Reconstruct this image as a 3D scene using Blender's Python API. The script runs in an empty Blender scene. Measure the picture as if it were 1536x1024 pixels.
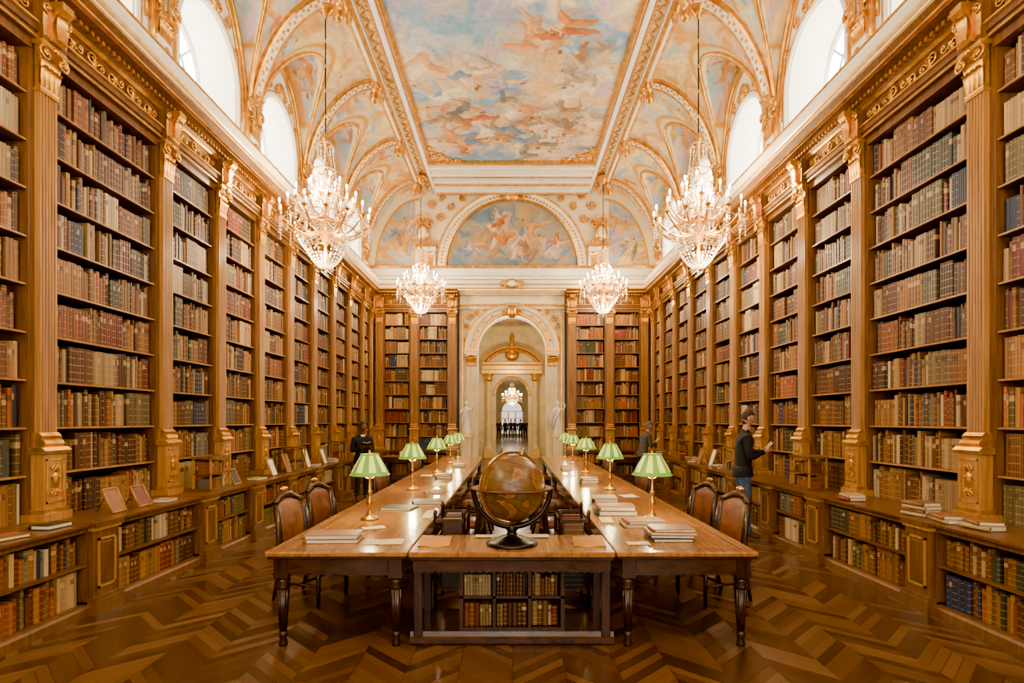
import bpy, bmesh, math, random
import numpy as np
from mathutils import Vector, Matrix
rnd = random.Random(7)
pi = math.pi
F = 853.0; H = 1.70

def lin(c):
    c = c/255.0
    return c/12.92 if c <= .04045 else ((c+.055)/1.055)**2.4
def C(r, g, b): return (lin(r), lin(g), lin(b), 1.0)

# ---------------------------------------------------------------- materials
MATS = {}
def base(name, rough=.5, metal=0.0, col=(.5, .5, .5, 1)):
    m = bpy.data.materials.new(name); m.use_nodes = True
    nt = m.node_tree; b = nt.nodes['Principled BSDF']
    b.inputs['Roughness'].default_value = rough
    b.inputs['Metallic'].default_value = metal
    b.inputs['Base Color'].default_value = col
    MATS[name] = m
    return m, nt, b
def noise(nt, scale=(1, 1, 1), s=5, detail=4, dist=0):
    tc = nt.nodes.new('ShaderNodeTexCoord'); mp = nt.nodes.new('ShaderNodeMapping')
    mp.inputs['Scale'].default_value = scale
    n = nt.nodes.new('ShaderNodeTexNoise')
    n.inputs['Scale'].default_value = s; n.inputs['Detail'].default_value = detail
    n.inputs['Distortion'].default_value = dist
    nt.links.new(tc.outputs['Object'], mp.inputs['Vector']); nt.links.new(mp.outputs['Vector'], n.inputs['Vector'])
    return n.outputs['Fac']
def ramp(nt, fac, stops):
    r = nt.nodes.new('ShaderNodeValToRGB'); e = r.color_ramp.elements
    e[0].position, e[0].color = stops[0]; e[1].position, e[1].color = stops[-1]
    for p, c in stops[1:-1]:
        x = e.new(p); x.color = c
    nt.links.new(fac, r.inputs['Fac'])
    return r.outputs['Color']
def bump(nt, b, fac, st=.2, dist=.01):
    n = nt.nodes.new('ShaderNodeBump'); n.inputs['Strength'].default_value = st; n.inputs['Distance'].default_value = dist
    nt.links.new(fac, n.inputs['Height']); nt.links.new(n.outputs['Normal'], b.inputs['Normal'])
def noisy(name, c1, c2, rough=.5, metal=0, scale=(1, 1, 1), s=5, detail=4, bp=0, dist=0, lo=.3, hi=.7, emit=0):
    m, nt, b = base(name, rough, metal)
    f = noise(nt, scale, s, detail, dist)
    col = ramp(nt, f, [(lo, c1), (hi, c2)])
    nt.links.new(col, b.inputs['Base Color'])
    if bp: bump(nt, b, f, bp)
    if emit:
        nt.links.new(col, b.inputs['Emission Color']); b.inputs['Emission Strength'].default_value = emit
        m.cycles.emission_sampling = 'NONE'
    return m
noisy('wood_case', C(84, 50, 20), C(124, 79, 33), .3, scale=(14, 14, 1.2), s=2.2, bp=.05, dist=.6)
noisy('wood_shelf', C(86, 52, 21), C(124, 80, 34), .36, scale=(1.5, 1.5, 14), s=2, bp=.05)
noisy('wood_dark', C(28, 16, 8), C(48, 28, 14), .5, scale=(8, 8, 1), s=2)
noisy('wood_pil', C(146, 97, 37), C(188, 133, 58), .28, scale=(14, 14, .8), s=2, dist=.5)
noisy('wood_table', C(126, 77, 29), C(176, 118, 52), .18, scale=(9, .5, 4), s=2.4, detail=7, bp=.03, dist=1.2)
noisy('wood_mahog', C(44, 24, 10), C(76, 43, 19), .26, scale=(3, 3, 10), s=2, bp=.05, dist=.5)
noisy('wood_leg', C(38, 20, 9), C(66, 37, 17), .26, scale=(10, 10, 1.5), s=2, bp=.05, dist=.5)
noisy('gold', C(194, 132, 30), C(246, 188, 66), .28, metal=.82, s=9, bp=.15)
noisy('gold_pale', C(212, 162, 64), C(248, 208, 114), .38, metal=.5, s=12, bp=.15)
noisy('brass', C(184, 130, 42), C(226, 172, 72), .25, metal=.9, s=6)
noisy('plaster', C(240, 232, 206), C(252, 247, 230), .6, s=2.5, detail=5)
noisy('cream', C(230, 211, 160), C(246, 232, 190), .6, s=3, detail=5)
noisy('marble', C(218, 190, 130), C(242, 224, 174), .35, s=2.0, detail=8, dist=1.2)
noisy('statue', C(238, 236, 228), C(252, 250, 244), .5, s=6)
noisy('leather', C(78, 40, 18), C(116, 63, 30), .34, s=14, bp=.2)
noisy('black_metal', C(20, 15, 11), C(40, 29, 21), .3, metal=.4, s=6)
noisy('paper', C(212, 196, 156), C(230, 214, 176), .8, s=20)
noisy('cloth_dark', C(12, 14, 18), C(24, 27, 33), .85, s=20, bp=.2)
noisy('denim', C(38, 54, 78), C(70, 90, 114), .85, s=18, bp=.2)
noisy('shoe', C(50, 32, 20), C(82, 54, 34), .5, s=8)
noisy('skin', C(176, 122, 90), C(196, 142, 108), .55, s=9)
noisy('skin_dark', C(86, 54, 36), C(110, 72, 50), .55, s=9)
noisy('hair', C(46, 32, 22), C(72, 52, 36), .8, s=40, bp=.3)
noisy('hair_grey', C(80, 76, 70), C(130, 124, 116), .8, s=40, bp=.3)
noisy('cloth_grey', C(60, 56, 52), C(90, 84, 78), .85, s=20)
noisy('white_cloth', C(222, 220, 210), C(240, 238, 228), .85, s=12)
noisy('candle', C(250, 236, 200), C(255, 244, 216), .5, s=5, emit=.8)
noisy('cover_brown', C(120, 72, 30), C(152, 98, 46), .5, s=8)
noisy('cover_red', C(100, 34, 20), C(130, 48, 28), .5, s=8)
noisy('cover_dark', C(38, 28, 22), C(58, 42, 32), .5, s=8)
noisy('cover_green', C(52, 58, 40), C(74, 82, 56), .5, s=8)
noisy('cover_cream', C(162, 134, 88), C(188, 162, 114), .6, s=8)
m, nt, b = base('window_glass', .1)
b.inputs['Base Color'].default_value = (1, 1, 1, 1)
f = noise(nt, s=.8)
nt.links.new(ramp(nt, f, [(.3, (.95, .97, 1, 1)), (.7, (1, .985, .94, 1))]), b.inputs['Emission Color']); b.inputs['Emission Strength'].default_value = 13.5
m, nt, b = base('window_back', .1)  # glow of the added windows behind the camera, used as fill light
f = noise(nt, s=.8)
nt.links.new(ramp(nt, f, [(.3, (1, .94, .84, 1)), (.7, (1, .96, .89, 1))]), b.inputs['Emission Color']); b.inputs['Emission Strength'].default_value = 6.0
m, nt, b = base('flame', .5); b.inputs['Emission Strength'].default_value = 40; m.cycles.emission_sampling = 'NONE'
f = noise(nt, s=30); nt.links.new(ramp(nt, f, [(.2, (1, .72, .36, 1)), (.8, (1, .82, .5, 1))]), b.inputs['Emission Color'])
# crystal, given a faint amber glow of its own though no light source
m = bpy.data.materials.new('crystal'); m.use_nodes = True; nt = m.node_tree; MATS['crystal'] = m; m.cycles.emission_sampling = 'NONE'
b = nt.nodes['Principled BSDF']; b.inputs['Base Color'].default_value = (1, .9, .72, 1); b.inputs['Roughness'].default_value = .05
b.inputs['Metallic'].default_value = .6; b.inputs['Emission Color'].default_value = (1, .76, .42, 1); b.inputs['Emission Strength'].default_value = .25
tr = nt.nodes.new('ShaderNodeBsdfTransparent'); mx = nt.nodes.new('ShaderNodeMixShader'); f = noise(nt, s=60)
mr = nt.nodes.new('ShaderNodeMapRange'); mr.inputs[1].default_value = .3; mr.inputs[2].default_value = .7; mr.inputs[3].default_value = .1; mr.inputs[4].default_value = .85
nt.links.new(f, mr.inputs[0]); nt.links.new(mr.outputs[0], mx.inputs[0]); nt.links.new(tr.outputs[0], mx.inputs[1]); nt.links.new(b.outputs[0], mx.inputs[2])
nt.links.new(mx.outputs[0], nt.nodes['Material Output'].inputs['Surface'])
def shade(name, c1, c2, e):
    m, nt, b = base(name, .3); f = noise(nt, s=6); m.cycles.emission_sampling = 'NONE'
    c = ramp(nt, f, [(.3, c1), (.7, c2)]); nt.links.new(c, b.inputs['Base Color']); nt.links.new(c, b.inputs['Emission Color']); b.inputs['Emission Strength'].default_value = e
shade('shade_green', C(84, 124, 34), C(116, 154, 50), .85)
shade('shade_cream', C(180, 198, 76), C(208, 214, 96), 1.2)
# vertex-colour mural
def attr_mat(name, rough=.65, sat=1.0, val=1.0):
    m, nt, b = base(name, rough); a = nt.nodes.new('ShaderNodeAttribute'); a.attribute_name = 'col'
    hs = nt.nodes.new('ShaderNodeHueSaturation'); hs.inputs['Saturation'].default_value = sat; hs.inputs['Value'].default_value = val
    nt.links.new(a.outputs['Color'], hs.inputs['Color'])
    nt.links.new(hs.outputs['Color'], b.inputs['Base Color']); return m, nt, b, hs
attr_mat('mural', .65, 1.28, .87)
# books
m, nt, b, a = attr_mat('books', .45, 1.12, .66)
at = nt.nodes.new('ShaderNodeAttribute'); at.attribute_name = 'bk'
sp = nt.nodes.new('ShaderNodeSeparateXYZ'); nt.links.new(at.outputs['Vector'], sp.inputs[0])
def math_n(nt, op, a, b=None, c=None):
    n = nt.nodes.new('ShaderNodeMath'); n.operation = op
    for i, x in enumerate((a, b, c)):
        if x is None: continue
        if isinstance(x, (int, float)): n.inputs[i].default_value = x
        else: nt.links.new(x, n.inputs[i])
    return n.outputs[0]
v = sp.outputs['Y']; r1 = sp.outputs['Z']
band = math_n(nt, 'GREATER_THAN', math_n(nt, 'FRACT', math_n(nt, 'MULTIPLY_ADD', v, 5.0, .4)), .88)
band = math_n(nt, 'MULTIPLY', band, math_n(nt, 'GREATER_THAN', r1, .3))
lab = math_n(nt, 'LESS_THAN', math_n(nt, 'ABSOLUTE', math_n(nt, 'SUBTRACT', v, .74)), .075)
lab = math_n(nt, 'MULTIPLY', lab, math_n(nt, 'GREATER_THAN', math_n(nt, 'FRACT', math_n(nt, 'MULTIPLY', r1, 7.3)), .55))
mx1 = nt.nodes.new('ShaderNodeMix'); mx1.data_type = 'RGBA'; mx1.inputs['B'].default_value = C(196, 146, 66)
nt.links.new(math_n(nt, 'MULTIPLY', band, .55), mx1.inputs['Factor']); nt.links.new(a.outputs['Color'], mx1.inputs['A'])
labc = nt.nodes.new('ShaderNodeMix'); labc.data_type = 'RGBA'; labc.inputs['A'].default_value = C(62, 24, 14); labc.inputs['B'].default_value = C(190, 156, 98)
nt.links.new(math_n(nt, 'GREATER_THAN', math_n(nt, 'FRACT', math_n(nt, 'MULTIPLY', r1, 13.7)), .5), labc.inputs['Factor'])
mx2 = nt.nodes.new('ShaderNodeMix'); mx2.data_type = 'RGBA'
nt.links.new(math_n(nt, 'MULTIPLY', lab, .7), mx2.inputs['Factor']); nt.links.new(mx1.outputs['Result'], mx2.inputs['A']); nt.links.new(labc.outputs['Result'], mx2.inputs['B'])
nt.links.new(mx2.outputs['Result'], b.inputs['Base Color'])
# parquet
m, nt, b = base('parquet', .2)
tc = nt.nodes.new('ShaderNodeTexCoord'); sp = nt.nodes.new('ShaderNodeSeparateXYZ'); nt.links.new(tc.outputs['Object'], sp.inputs[0])
w = .36
k = math_n(nt, 'DIVIDE', sp.outputs['X'], w)
tri = math_n(nt, 'ABSOLUTE', math_n(nt, 'MULTIPLY_ADD', math_n(nt, 'FRACT', math_n(nt, 'MULTIPLY', k, .5)), 2.0, -1.0))
p = math_n(nt, 'DIVIDE', math_n(nt, 'MULTIPLY_ADD', tri, w*1.0, sp.outputs['Y']), .11)
cb = nt.nodes.new('ShaderNodeCombineXYZ'); nt.links.new(math_n(nt, 'FLOOR', p), cb.inputs[0]); nt.links.new(math_n(nt, 'FLOOR', k), cb.inputs[1])
wn = nt.nodes.new('ShaderNodeTexWhiteNoise'); nt.links.new(cb.outputs[0], wn.inputs['Vector'])
gr = noise(nt, (6, 6, 1), 6, 5, 1.0)
fac = math_n(nt, 'ADD', math_n(nt, 'MULTIPLY', wn.outputs['Value'], .7), math_n(nt, 'MULTIPLY', gr, .3))
col = ramp(nt, fac, [(.1, C(62, 38, 18)), (.5, C(86, 55, 27)), (.95, C(118, 79, 41))])
gap = math_n(nt, 'LESS_THAN', math_n(nt, 'FRACT', p), .06)
gp2 = math_n(nt, 'LESS_THAN', math_n(nt, 'FRACT', k), .016)
g = math_n(nt, 'MAXIMUM', gap, gp2)
mx = nt.nodes.new('ShaderNodeMix'); mx.data_type = 'RGBA'; mx.inputs['B'].default_value = C(34, 19, 9)
nt.links.new(math_n(nt, 'MULTIPLY', g, .85), mx.inputs['Factor']); nt.links.new(col, mx.inputs['A']); nt.links.new(mx.outputs['Result'], b.inputs['Base Color'])
rr_ = nt.nodes.new('ShaderNodeMapRange'); nt.links.new(wn.outputs['Value'], rr_.inputs[0]); rr_.inputs[3].default_value = .2; rr_.inputs[4].default_value = .36
nt.links.new(rr_.outputs[0], b.inputs['Roughness']); b.inputs['Specular IOR Level'].default_value = .42
# globe
m, nt, b = base('globe_map', .32)
f = noise(nt, (1, 1, 1), 5.2, 7, .5)
nt.links.new(ramp(nt, f, [(.40, C(112, 82, 38)), (.495, C(98, 66, 28)), (.505, C(46, 28, 12)), (.52, C(158, 108, 48)), (.62, C(124, 74, 30)), (.75, C(88, 72, 38))]), b.inputs['Base Color'])

# ---------------------------------------------------------------- mesh builder
class MB:
    def __init__(s): s.v = []; s.f = []; s.mi = []; s.sm = []; s.M = None
    def add(s, vs, fs, m='plaster', sm=False):
        o = len(s.v)
        if s.M is not None:
            M = s.M; vs = [tuple(M @ Vector(p)) for p in vs]
        s.v.extend(vs)
        for f in fs: s.f.append(tuple(i+o for i in f)); s.mi.append(m); s.sm.append(sm)
    def box(s, x0, x1, y0, y1, z0, z1, m='plaster'):
        vs = [(x, y, z) for z in (z0, z1) for y in (y0, y1) for x in (x0, x1)]
        s.add(vs, [(0, 2, 3, 1), (4, 5, 7, 6), (0, 1, 5, 4), (2, 6, 7, 3), (0, 4, 6, 2), (1, 3, 7, 5)], m)
    def rbox(s, x0, x1, y0, y1, z0, z1, b, m):
        def ring(z, i):
            a = b*i
            return [(x0+a, y0+b, z), (x0+b, y0+a, z), (x1-b, y0+a, z), (x1-a, y0+b, z), (x1-a, y1-b, z), (x1-b, y1-a, z), (x0+b, y1-a, z), (x0+a, y1-b, z)]
        vs = ring(z0, .7)+ring(z0+b, 0)+ring(z1-b, 0)+ring(z1, .7)
        fs = [tuple(range(7, -1, -1)), tuple(range(24, 32))]
        for r in range(3):
            for i in range(8): j = (i+1) % 8; fs.append((r*8+i, r*8+j, r*8+8+j, r*8+8+i))
        s.add(vs, fs, m)
    def lathe(s, prof, c=(0, 0, 0), seg=16, m='gold', sm=True, flute=0, nfl=0, sx=1, sy=1):
        vs = []; fs = []
        for r, z in prof:
            for i in range(seg):
                a = 2*pi*i/seg; rr = r*(1-flute*(.5+.5*math.cos(a*nfl))) if nfl else r
                vs.append((c[0]+rr*math.cos(a)*sx, c[1]+rr*math.sin(a)*sy, c[2]+z))
        for k in range(len(prof)-1):
            for i in range(seg):
                j = (i+1) % seg; fs.append((k*seg+i, k*seg+j, (k+1)*seg+j, (k+1)*seg+i))
        fs.append(tuple(range(seg-1, -1, -1))); n = len(prof)-1; fs.append(tuple(range(n*seg, n*seg+seg)))
        s.add(vs, fs, m, sm)
    def tube(s, pts, r, seg=6, m='gold', sm=True, flat=1.0):
        n = len(pts); P = [Vector(p) for p in pts]; vs = []; fs = []
        R = r if isinstance(r, (list, tuple)) else [r]*n
        up = Vector((0, 0, 1))
        t0 = (P[1]-P[0]).normalized()
        if abs(t0.z) > .95: up = Vector((0, 1, 0))
        prev = None
        for i in range(n):
            t = (P[min(i+1, n-1)]-P[max(i-1, 0)]).normalized()
            if prev is None: a = t.cross(up).normalized()
            else:
                a = (prev-t*prev.dot(t))
                a = a.normalized() if a.length > 1e-6 else t.cross(up).normalized()
            prev = a; bb = t.cross(a)
            for k in range(seg):
                an = 2*pi*k/seg; vs.append(tuple(P[i]+a*math.cos(an)*R[i]+bb*math.sin(an)*R[i]*flat))
        for i in range(n-1):
            for k in range(seg):
                j = (k+1) % seg; fs.append((i*seg+k, i*seg+j, (i+1)*seg+j, (i+1)*seg+k))
        fs.append(tuple(range(seg-1, -1, -1))); fs.append(tuple(range((n-1)*seg, n*seg)))
        s.add(vs, fs, m, sm)
    def ell(s, c, r, m='gold', seg=10, rings=6, sm=True, fn=None):
        vs = [(0, 0, -1)]; fs = []
        for k in range(1, rings):
            ph = -pi/2+pi*k/rings
            for i in range(seg):
                a = 2*pi*i/seg; vs.append((math.cos(a)*math.cos(ph), math.sin(a)*math.cos(ph), math.sin(ph)))
        vs.append((0, 0, 1)); n = len(vs)-1
        for i in range(seg): j = (i+1) % seg; fs.append((0, 1+j, 1+i)); fs.append((n, 1+(rings-2)*seg+i, 1+(rings-2)*seg+j))
        for k in range(rings-2):
            for i in range(seg):
                j = (i+1) % seg; fs.append((1+k*seg+i, 1+k*seg+j, 1+(k+1)*seg+j, 1+(k+1)*seg+i))
        if fn: vs = [fn(*p) for p in vs]
        vs = [(c[0]+p[0]*r[0], c[1]+p[1]*r[1], c[2]+p[2]*r[2]) for p in vs]
        s.add(vs, fs, m, sm)
    def octa(s, c, r, h, m='crystal'):
        x, y, z = c
        s.add([(x+r, y, z), (x, y+r, z), (x-r, y, z), (x, y-r, z), (x, y, z+h), (x, y, z-h)],
              [(0, 1, 4), (1, 2, 4), (2, 3, 4), (3, 0, 4), (1, 0, 5), (2, 1, 5), (3, 2, 5), (0, 3, 5)], m)
    def prof(s, pts, s0, s1, m, closed=False):
        n = len(pts); vs = [(s0, d, z) for d, z in pts]+[(s1, d, z) for d, z in pts]
        fs = [(i, i+1, n+i+1, n+i) for i in range(n-1)]
        fs += [tuple(range(n)), tuple(range(2*n-1, n-1, -1))]
        s.add(vs, fs, m)
    def sweep(s, path, pts, m, sm=False):
        n = len(pts); vs = []; fs = []
        for c, U, V in path:
            c = Vector(c); U = Vector(U); V = Vector(V)
            for u, v in pts: vs.append(tuple(c+U*u+V*v))
        for i in range(len(path)-1):
            for k in range(n):
                j = (k+1) % n; fs.append((i*n+k, i*n+j, (i+1)*n+j, (i+1)*n+k))
        fs.append(tuple(range(n))); fs.append(tuple(range((len(path)-1)*n+n-1, (len(path)-1)*n-1, -1)))
        s.add(vs, fs, m, sm)
    def obj(s, name, parent=None):
        me = bpy.data.meshes.new(name); me.from_pydata(s.v, [], s.f)
        names = []
        for x in s.mi:
            if x not in names: names.append(x)
        for x in names: me.materials.append(MATS[x])
        ix = {x: i for i, x in enumerate(names)}
        me.polygons.foreach_set('material_index', [ix[x] for x in s.mi])
        me.polygons.foreach_set('use_smooth', s.sm); me.update()
        o = bpy.data.objects.new(name, me); bpy.context.scene.collection.objects.link(o)
        if parent: o.parent = parent
        return o
def frame(ax, ay, t):
    M = Matrix.Identity(4)
    for i in range(3): M[i][0] = ax[i]; M[i][1] = ay[i]; M[i][3] = t[i]
    return M
YE = 17.5; YB = -2.75; XB = 4.55
TR = frame((0, 1, 0), (-1, 0, 0), (XB, 0, 0)); TL = frame((0, 1, 0), (1, 0, 0), (-XB, 0, 0))
TE = frame((1, 0, 0), (0, -1, 0), (0, YE, 0)); TBK = frame((1, 0, 0), (0, 1, 0), (0, YB, 0))

# ---------------------------------------------------------------- books
PAL = [((166, 118, 68), 22), ((142, 94, 52), 22), ((112, 70, 40), 15), ((74, 48, 31), 8), ((126, 52, 32), 9), ((120, 102, 64), 8),
       ((198, 162, 110), 15), ((50, 60, 82), 5), ((110, 106, 84), 6), ((166, 92, 44), 9), ((62, 66, 48), 4), ((224, 198, 150), 7)]
PC = [p[0] for p in PAL]; PW = [p[1] for p in PAL]
class Books:
    def __init__(s): s.v = []; s.f = []; s.c = []; s.b = []
    def book(s, T, s0, w, z, h, df, dep, col):
        o = len(s.v); r = rnd.random()
        k = min(.008, w*.25)
        pr = [(0, df-dep), (0, df-k), (.28*w, df), (.72*w, df), (w, df-k), (w, df-dep)]
        us = [0, 0, .28, .72, 1, 1]
        for hh, vv in ((0, 0), (h, 1)):
            for (a, d), u in zip(pr, us):
                s.v.append(tuple(T @ Vector((s0+a, d, z+hh)))); s.b.append((u, vv, r)); s.c.append(col)
        for i in range(5): s.f.append((o+i, o+i+1, o+i+7, o+i+6))
        s.f.append((o+6, o+7, o+8, o+9, o+10, o+11))
    def row(s, T, s0, s1, z, h, df, dep=.2, gapp=.1, tone=1.0):
        x = s0+.004; rowt = rnd.uniform(.9, 1.08)
        while x < s1-.02:
            n = rnd.randint(2, 12); wb = rnd.uniform(.022, .046); hb = h*rnd.uniform(.74, .95); c = rnd.choices(PC, PW)[0]; dd = rnd.uniform(0, .02)
            same = rnd.random() < .55
            for _ in range(n):
                w = wb*rnd.uniform(.9, 1.1) if same else rnd.uniform(.02, .052)
                if x+w > s1-.003: x = s1; break
                hh = hb*(1+rnd.uniform(-.012, .012)) if same else h*rnd.uniform(.7, .95)
                cc = c if same else rnd.choices(PC, PW)[0]
                q = rnd.uniform(.8, 1.15)*tone*rowt
                s.book(T, x, w-.0012, z, hh, df-dd-(0 if same else rnd.uniform(0, .02)), dep-.02, C(*[min(255, t*q) for t in cc]))
                x += w
            if rnd.random() < gapp: x += rnd.uniform(.02, .07)
    def obj(s, name, parent=None):
        me = bpy.data.meshes.new(name); me.from_pydata(s.v, [], s.f)
        a = me.attributes.new('col', 'FLOAT_COLOR', 'POINT'); a.data.foreach_set('color', np.array(s.c, dtype=np.float32).ravel())
        a = me.attributes.new('bk', 'FLOAT_VECTOR', 'POINT'); a.data.foreach_set('vector', np.array(s.b, dtype=np.float32).ravel())
        me.materials.append(MATS['books']); o = bpy.data.objects.new(name, me); bpy.context.scene.collection.objects.link(o)
        if parent: o.parent = parent
        return o

# ---------------------------------------------------------------- ornaments (local frame: x along, y outwards, z up)
def leaf(mb, s, d, z, w, h, out, m='gold'):
    vs = []; fs = []
    for k in range(5):
        t = k/4; ww = w*(.7+.5*math.sin(t*pi))*(1 if k < 4 else .3); zz = z+h*math.sin(t*pi*.62)/.93; dd = d+out*t*t
        for j in (-1, 0, 1): vs.append((s+ww*j*.5, dd+(.006 if j == 0 else 0), zz-(abs(j)*.01)))
    for k in range(4):
        for j in range(2): fs.append((k*3+j, k*3+j+1, k*3+j+4, k*3+j+3))
    mb.add(vs, fs, m, True)
def spiral(mb, s, d, z, R, r=.01, turns=1.5, dirn=1, m='gold', a0=0, seg=5, n=14):
    pts = []
    for i in range(n):
        t = i/(n-1); a = a0+dirn*t*turns*2*pi; q = R*(1-.85*t)
        pts.append((s+q*math.cos(a), d+.012*t, z+q*math.sin(a)))
    mb.tube(pts, r, seg, m)
def capital(mb, p, w, d, z, h, m='gold'):
    mb.prof([(d-.04, z), (d+.01, z), (d+.015, z+.02), (d-.005, z+.04), (d, z+h*.75), (d+.03, z+h*.85), (d+.05, z+h*.88), (d+.05, z+h), (d-.04, z+h)], p-w/2, p+w/2, m)
    mb.box(p-w/2-.03, p+w/2+.03, d-.04, d+.06, z+h*.9, z+h, m)
    for i in range(4): leaf(mb, p-w/2+w*(i+.5)/4, d+.01, z+.03, w/4.2, h*.4, .05, m)
    for i in range(3): leaf(mb, p-w/2+w*(i+.5)/3, d+.01, z+h*.32, w/3.4, h*.36, .06, m)
    for sg in (-1, 1):
        spiral(mb, p+sg*w*.46, d+.05, z+h*.74, h*.17, .013, 1.5, -sg, m, a0=pi/2)
        mb.ell((p+sg*w*.46, d+.06, z+h*.74), (.018, .015, .018), m, 6, 4)
    mb.ell((p, d+.065, z+h*.92), (.03, .02, .03), m, 6, 4)
def fluted(mb, p, w, d0, d1, z0, z1, n=6, m='wood_pil'):
    pts = [(-w/2, d0), (-w/2, d1)]; fw = w*.86/n
    for i in range(n):
        a = -w*.43+i*fw
        pts.append((a+fw*.14, d1))
        for t in (.2, .5, .8): pts.append((a+fw*(.14+.72*t), d1-.02*math.sin(pi*t)))
        pts.append((a+fw*.86, d1))
    pts += [(w/2, d1), (w/2, d0)]
    k = len(pts); vs = [(p+a, d, z0) for a, d in pts]+[(p+a, d, z1) for a, d in pts]
    mb.add(vs, [(i, i+1, k+i+1, k+i) for i in range(k-1)]+[tuple(range(k)), tuple(range(2*k-1, k-1, -1))], m)
EG = .135
def pilaster(mb, p, zc, d=.38, w=.19, zcap=4.64, ztop=5.05):
    mb.box(p-EG, p+EG, .02, d-.05, zc, ztop, 'wood_case')
    W = w/2+.035
    mb.box(p-W-.03, p+W+.03, .05, d+.09, zc, zc+.07, 'wood_pil')
    mb.box(p-W-.012, p+W+.012, .05, d+.07, zc+.07, zc+.11, 'gold')
    mb.box(p-W, p+W, .05, d+.055, zc+.11, zc+.60, 'wood_pil')
    for a, b_, c_, e in ((p-W+.03, p+W-.03, zc+.16, zc+.175), (p-W+.03, p+W-.03, zc+.54, zc+.555), (p-W+.03, p-W+.045, zc+.16, zc+.555), (p+W-.045, p+W-.03, zc+.16, zc+.555)):
        mb.box(a, b_, d+.05, d+.064, c_, e, 'gold')
    mb.ell((p, d+.055, zc+.36), (.04, .018, .08), 'gold', 8, 6)
    for sg in (-1, 1): spiral(mb, p+sg*.03, d+.06, zc+.25, .035, .008, 1.3, sg, a0=pi/2); spiral(mb, p+sg*.03, d+.06, zc+.47, .03, .008, 1.3, -sg, a0=-pi/2); leaf(mb, p+sg*.03, d+.056, zc+.3, .04, .1, .02)
    mb.prof([(.05, zc+.60), (d+.08, zc+.60), (d+.09, zc+.63), (d+.06, zc+.66), (.05, zc+.66)], p-W-.02, p+W+.02, 'gold')
    mb.prof([(.05, zc+.66), (d+.045, zc+.66), (d+.06, zc+.69), (d+.045, zc+.72), (d+.02, zc+.73), (d+.03, zc+.76), (d+.0, zc+.79), (.05, zc+.79)], p-w/2-.015, p+w/2+.015, 'gold')
    fluted(mb, p, w, .05, d, zc+.79, zcap, 5)
    mb.box(p-w/2-.01, p+w/2+.01, .05, d+.012, zcap-.03, zcap, 'gold')
    capital(mb, p, w+.02, d, zcap, ztop-zcap)
def entablature(mb, s0, s1, pil, z0=5.05):
    mb.prof([(.0, z0), (.38, z0), (.38, z0+.05), (.40, z0+.055), (.40, z0+.11), (.34, z0+.13), (.34, z0+.36), (.40, z0+.38), (.44, z0+.43), (.56, z0+.45), (.58, z0+.5), (.62, z0+.55), (.0, z0+.55)], s0, s1, 'wood_case')
    mb.prof([(.40, z0+.11), (.425, z0+.115), (.425, z0+.135), (.34, z0+.15)], s0, s1, 'gold')
    mb.prof([(.38, z0+.0), (.395, z0+.0), (.395, z0+.02), (.38, z0+.02)], s0, s1, 'gold')
    mb.prof([(.34, z0+.335), (.37, z0+.34), (.385, z0+.36), (.40, z0+.372), (.34, z0+.372)], s0, s1, 'gold')
    mb.prof([(.56, z0+.453), (.60, z0+.46), (.60, z0+.485), (.57, z0+.49)], s0, s1, 'gold')
    n = int((s1-s0)/.075)
    for i in range(n):
        x = s0+(i+.5)*(s1-s0)/n
        mb.box(x-.02, x+.02, .40, .47, z0+.395, z0+.43, 'gold')
    for p in pil:
        mb.box(p-.13, p+.13, .30, .44, z0, z0+.37, 'wood_case')
        prof = [(.44, z0+.02), (.47, z0+.02), (.49, z0+.05), (.47, z0+.10), (.47, z0+.18), (.50, z0+.25), (.56, z0+.31), (.56, z0+.37), (.44, z0+.37)]
        mb.prof(prof, p-.065, p+.065, 'gold')
        for sg in (-1, 1):
            leaf(mb, p+sg*.1, .44, z0+.05, .08, .22, .05); spiral(mb, p+sg*.11, .46, z0+.28, .05, .013, 1.4, sg, a0=-pi/2)
        leaf(mb, p, .49, z0+.06, .1, .2, .06)
    pp = sorted([s0]+list(pil)+[s1])
    for a, c in zip(pp[:-1], pp[1:]):
        L = c-a-.34
        if L < .25: continue
        k = max(1, round(L/.3)); st = L/k
        for i in range(k):
            x = a+.17+(i+.5)*st; sg = 1 if i % 2 else -1
            spiral(mb, x-.05, .355, z0+.24+sg*.01, .075, .012, 1.4, sg, a0=0)
            spiral(mb, x+.08, .355, z0+.24-sg*.015, .05, .010, 1.3, -sg, a0=pi)
            leaf(mb, x, .35, z0+.17, .06, .11, .02)
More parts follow.
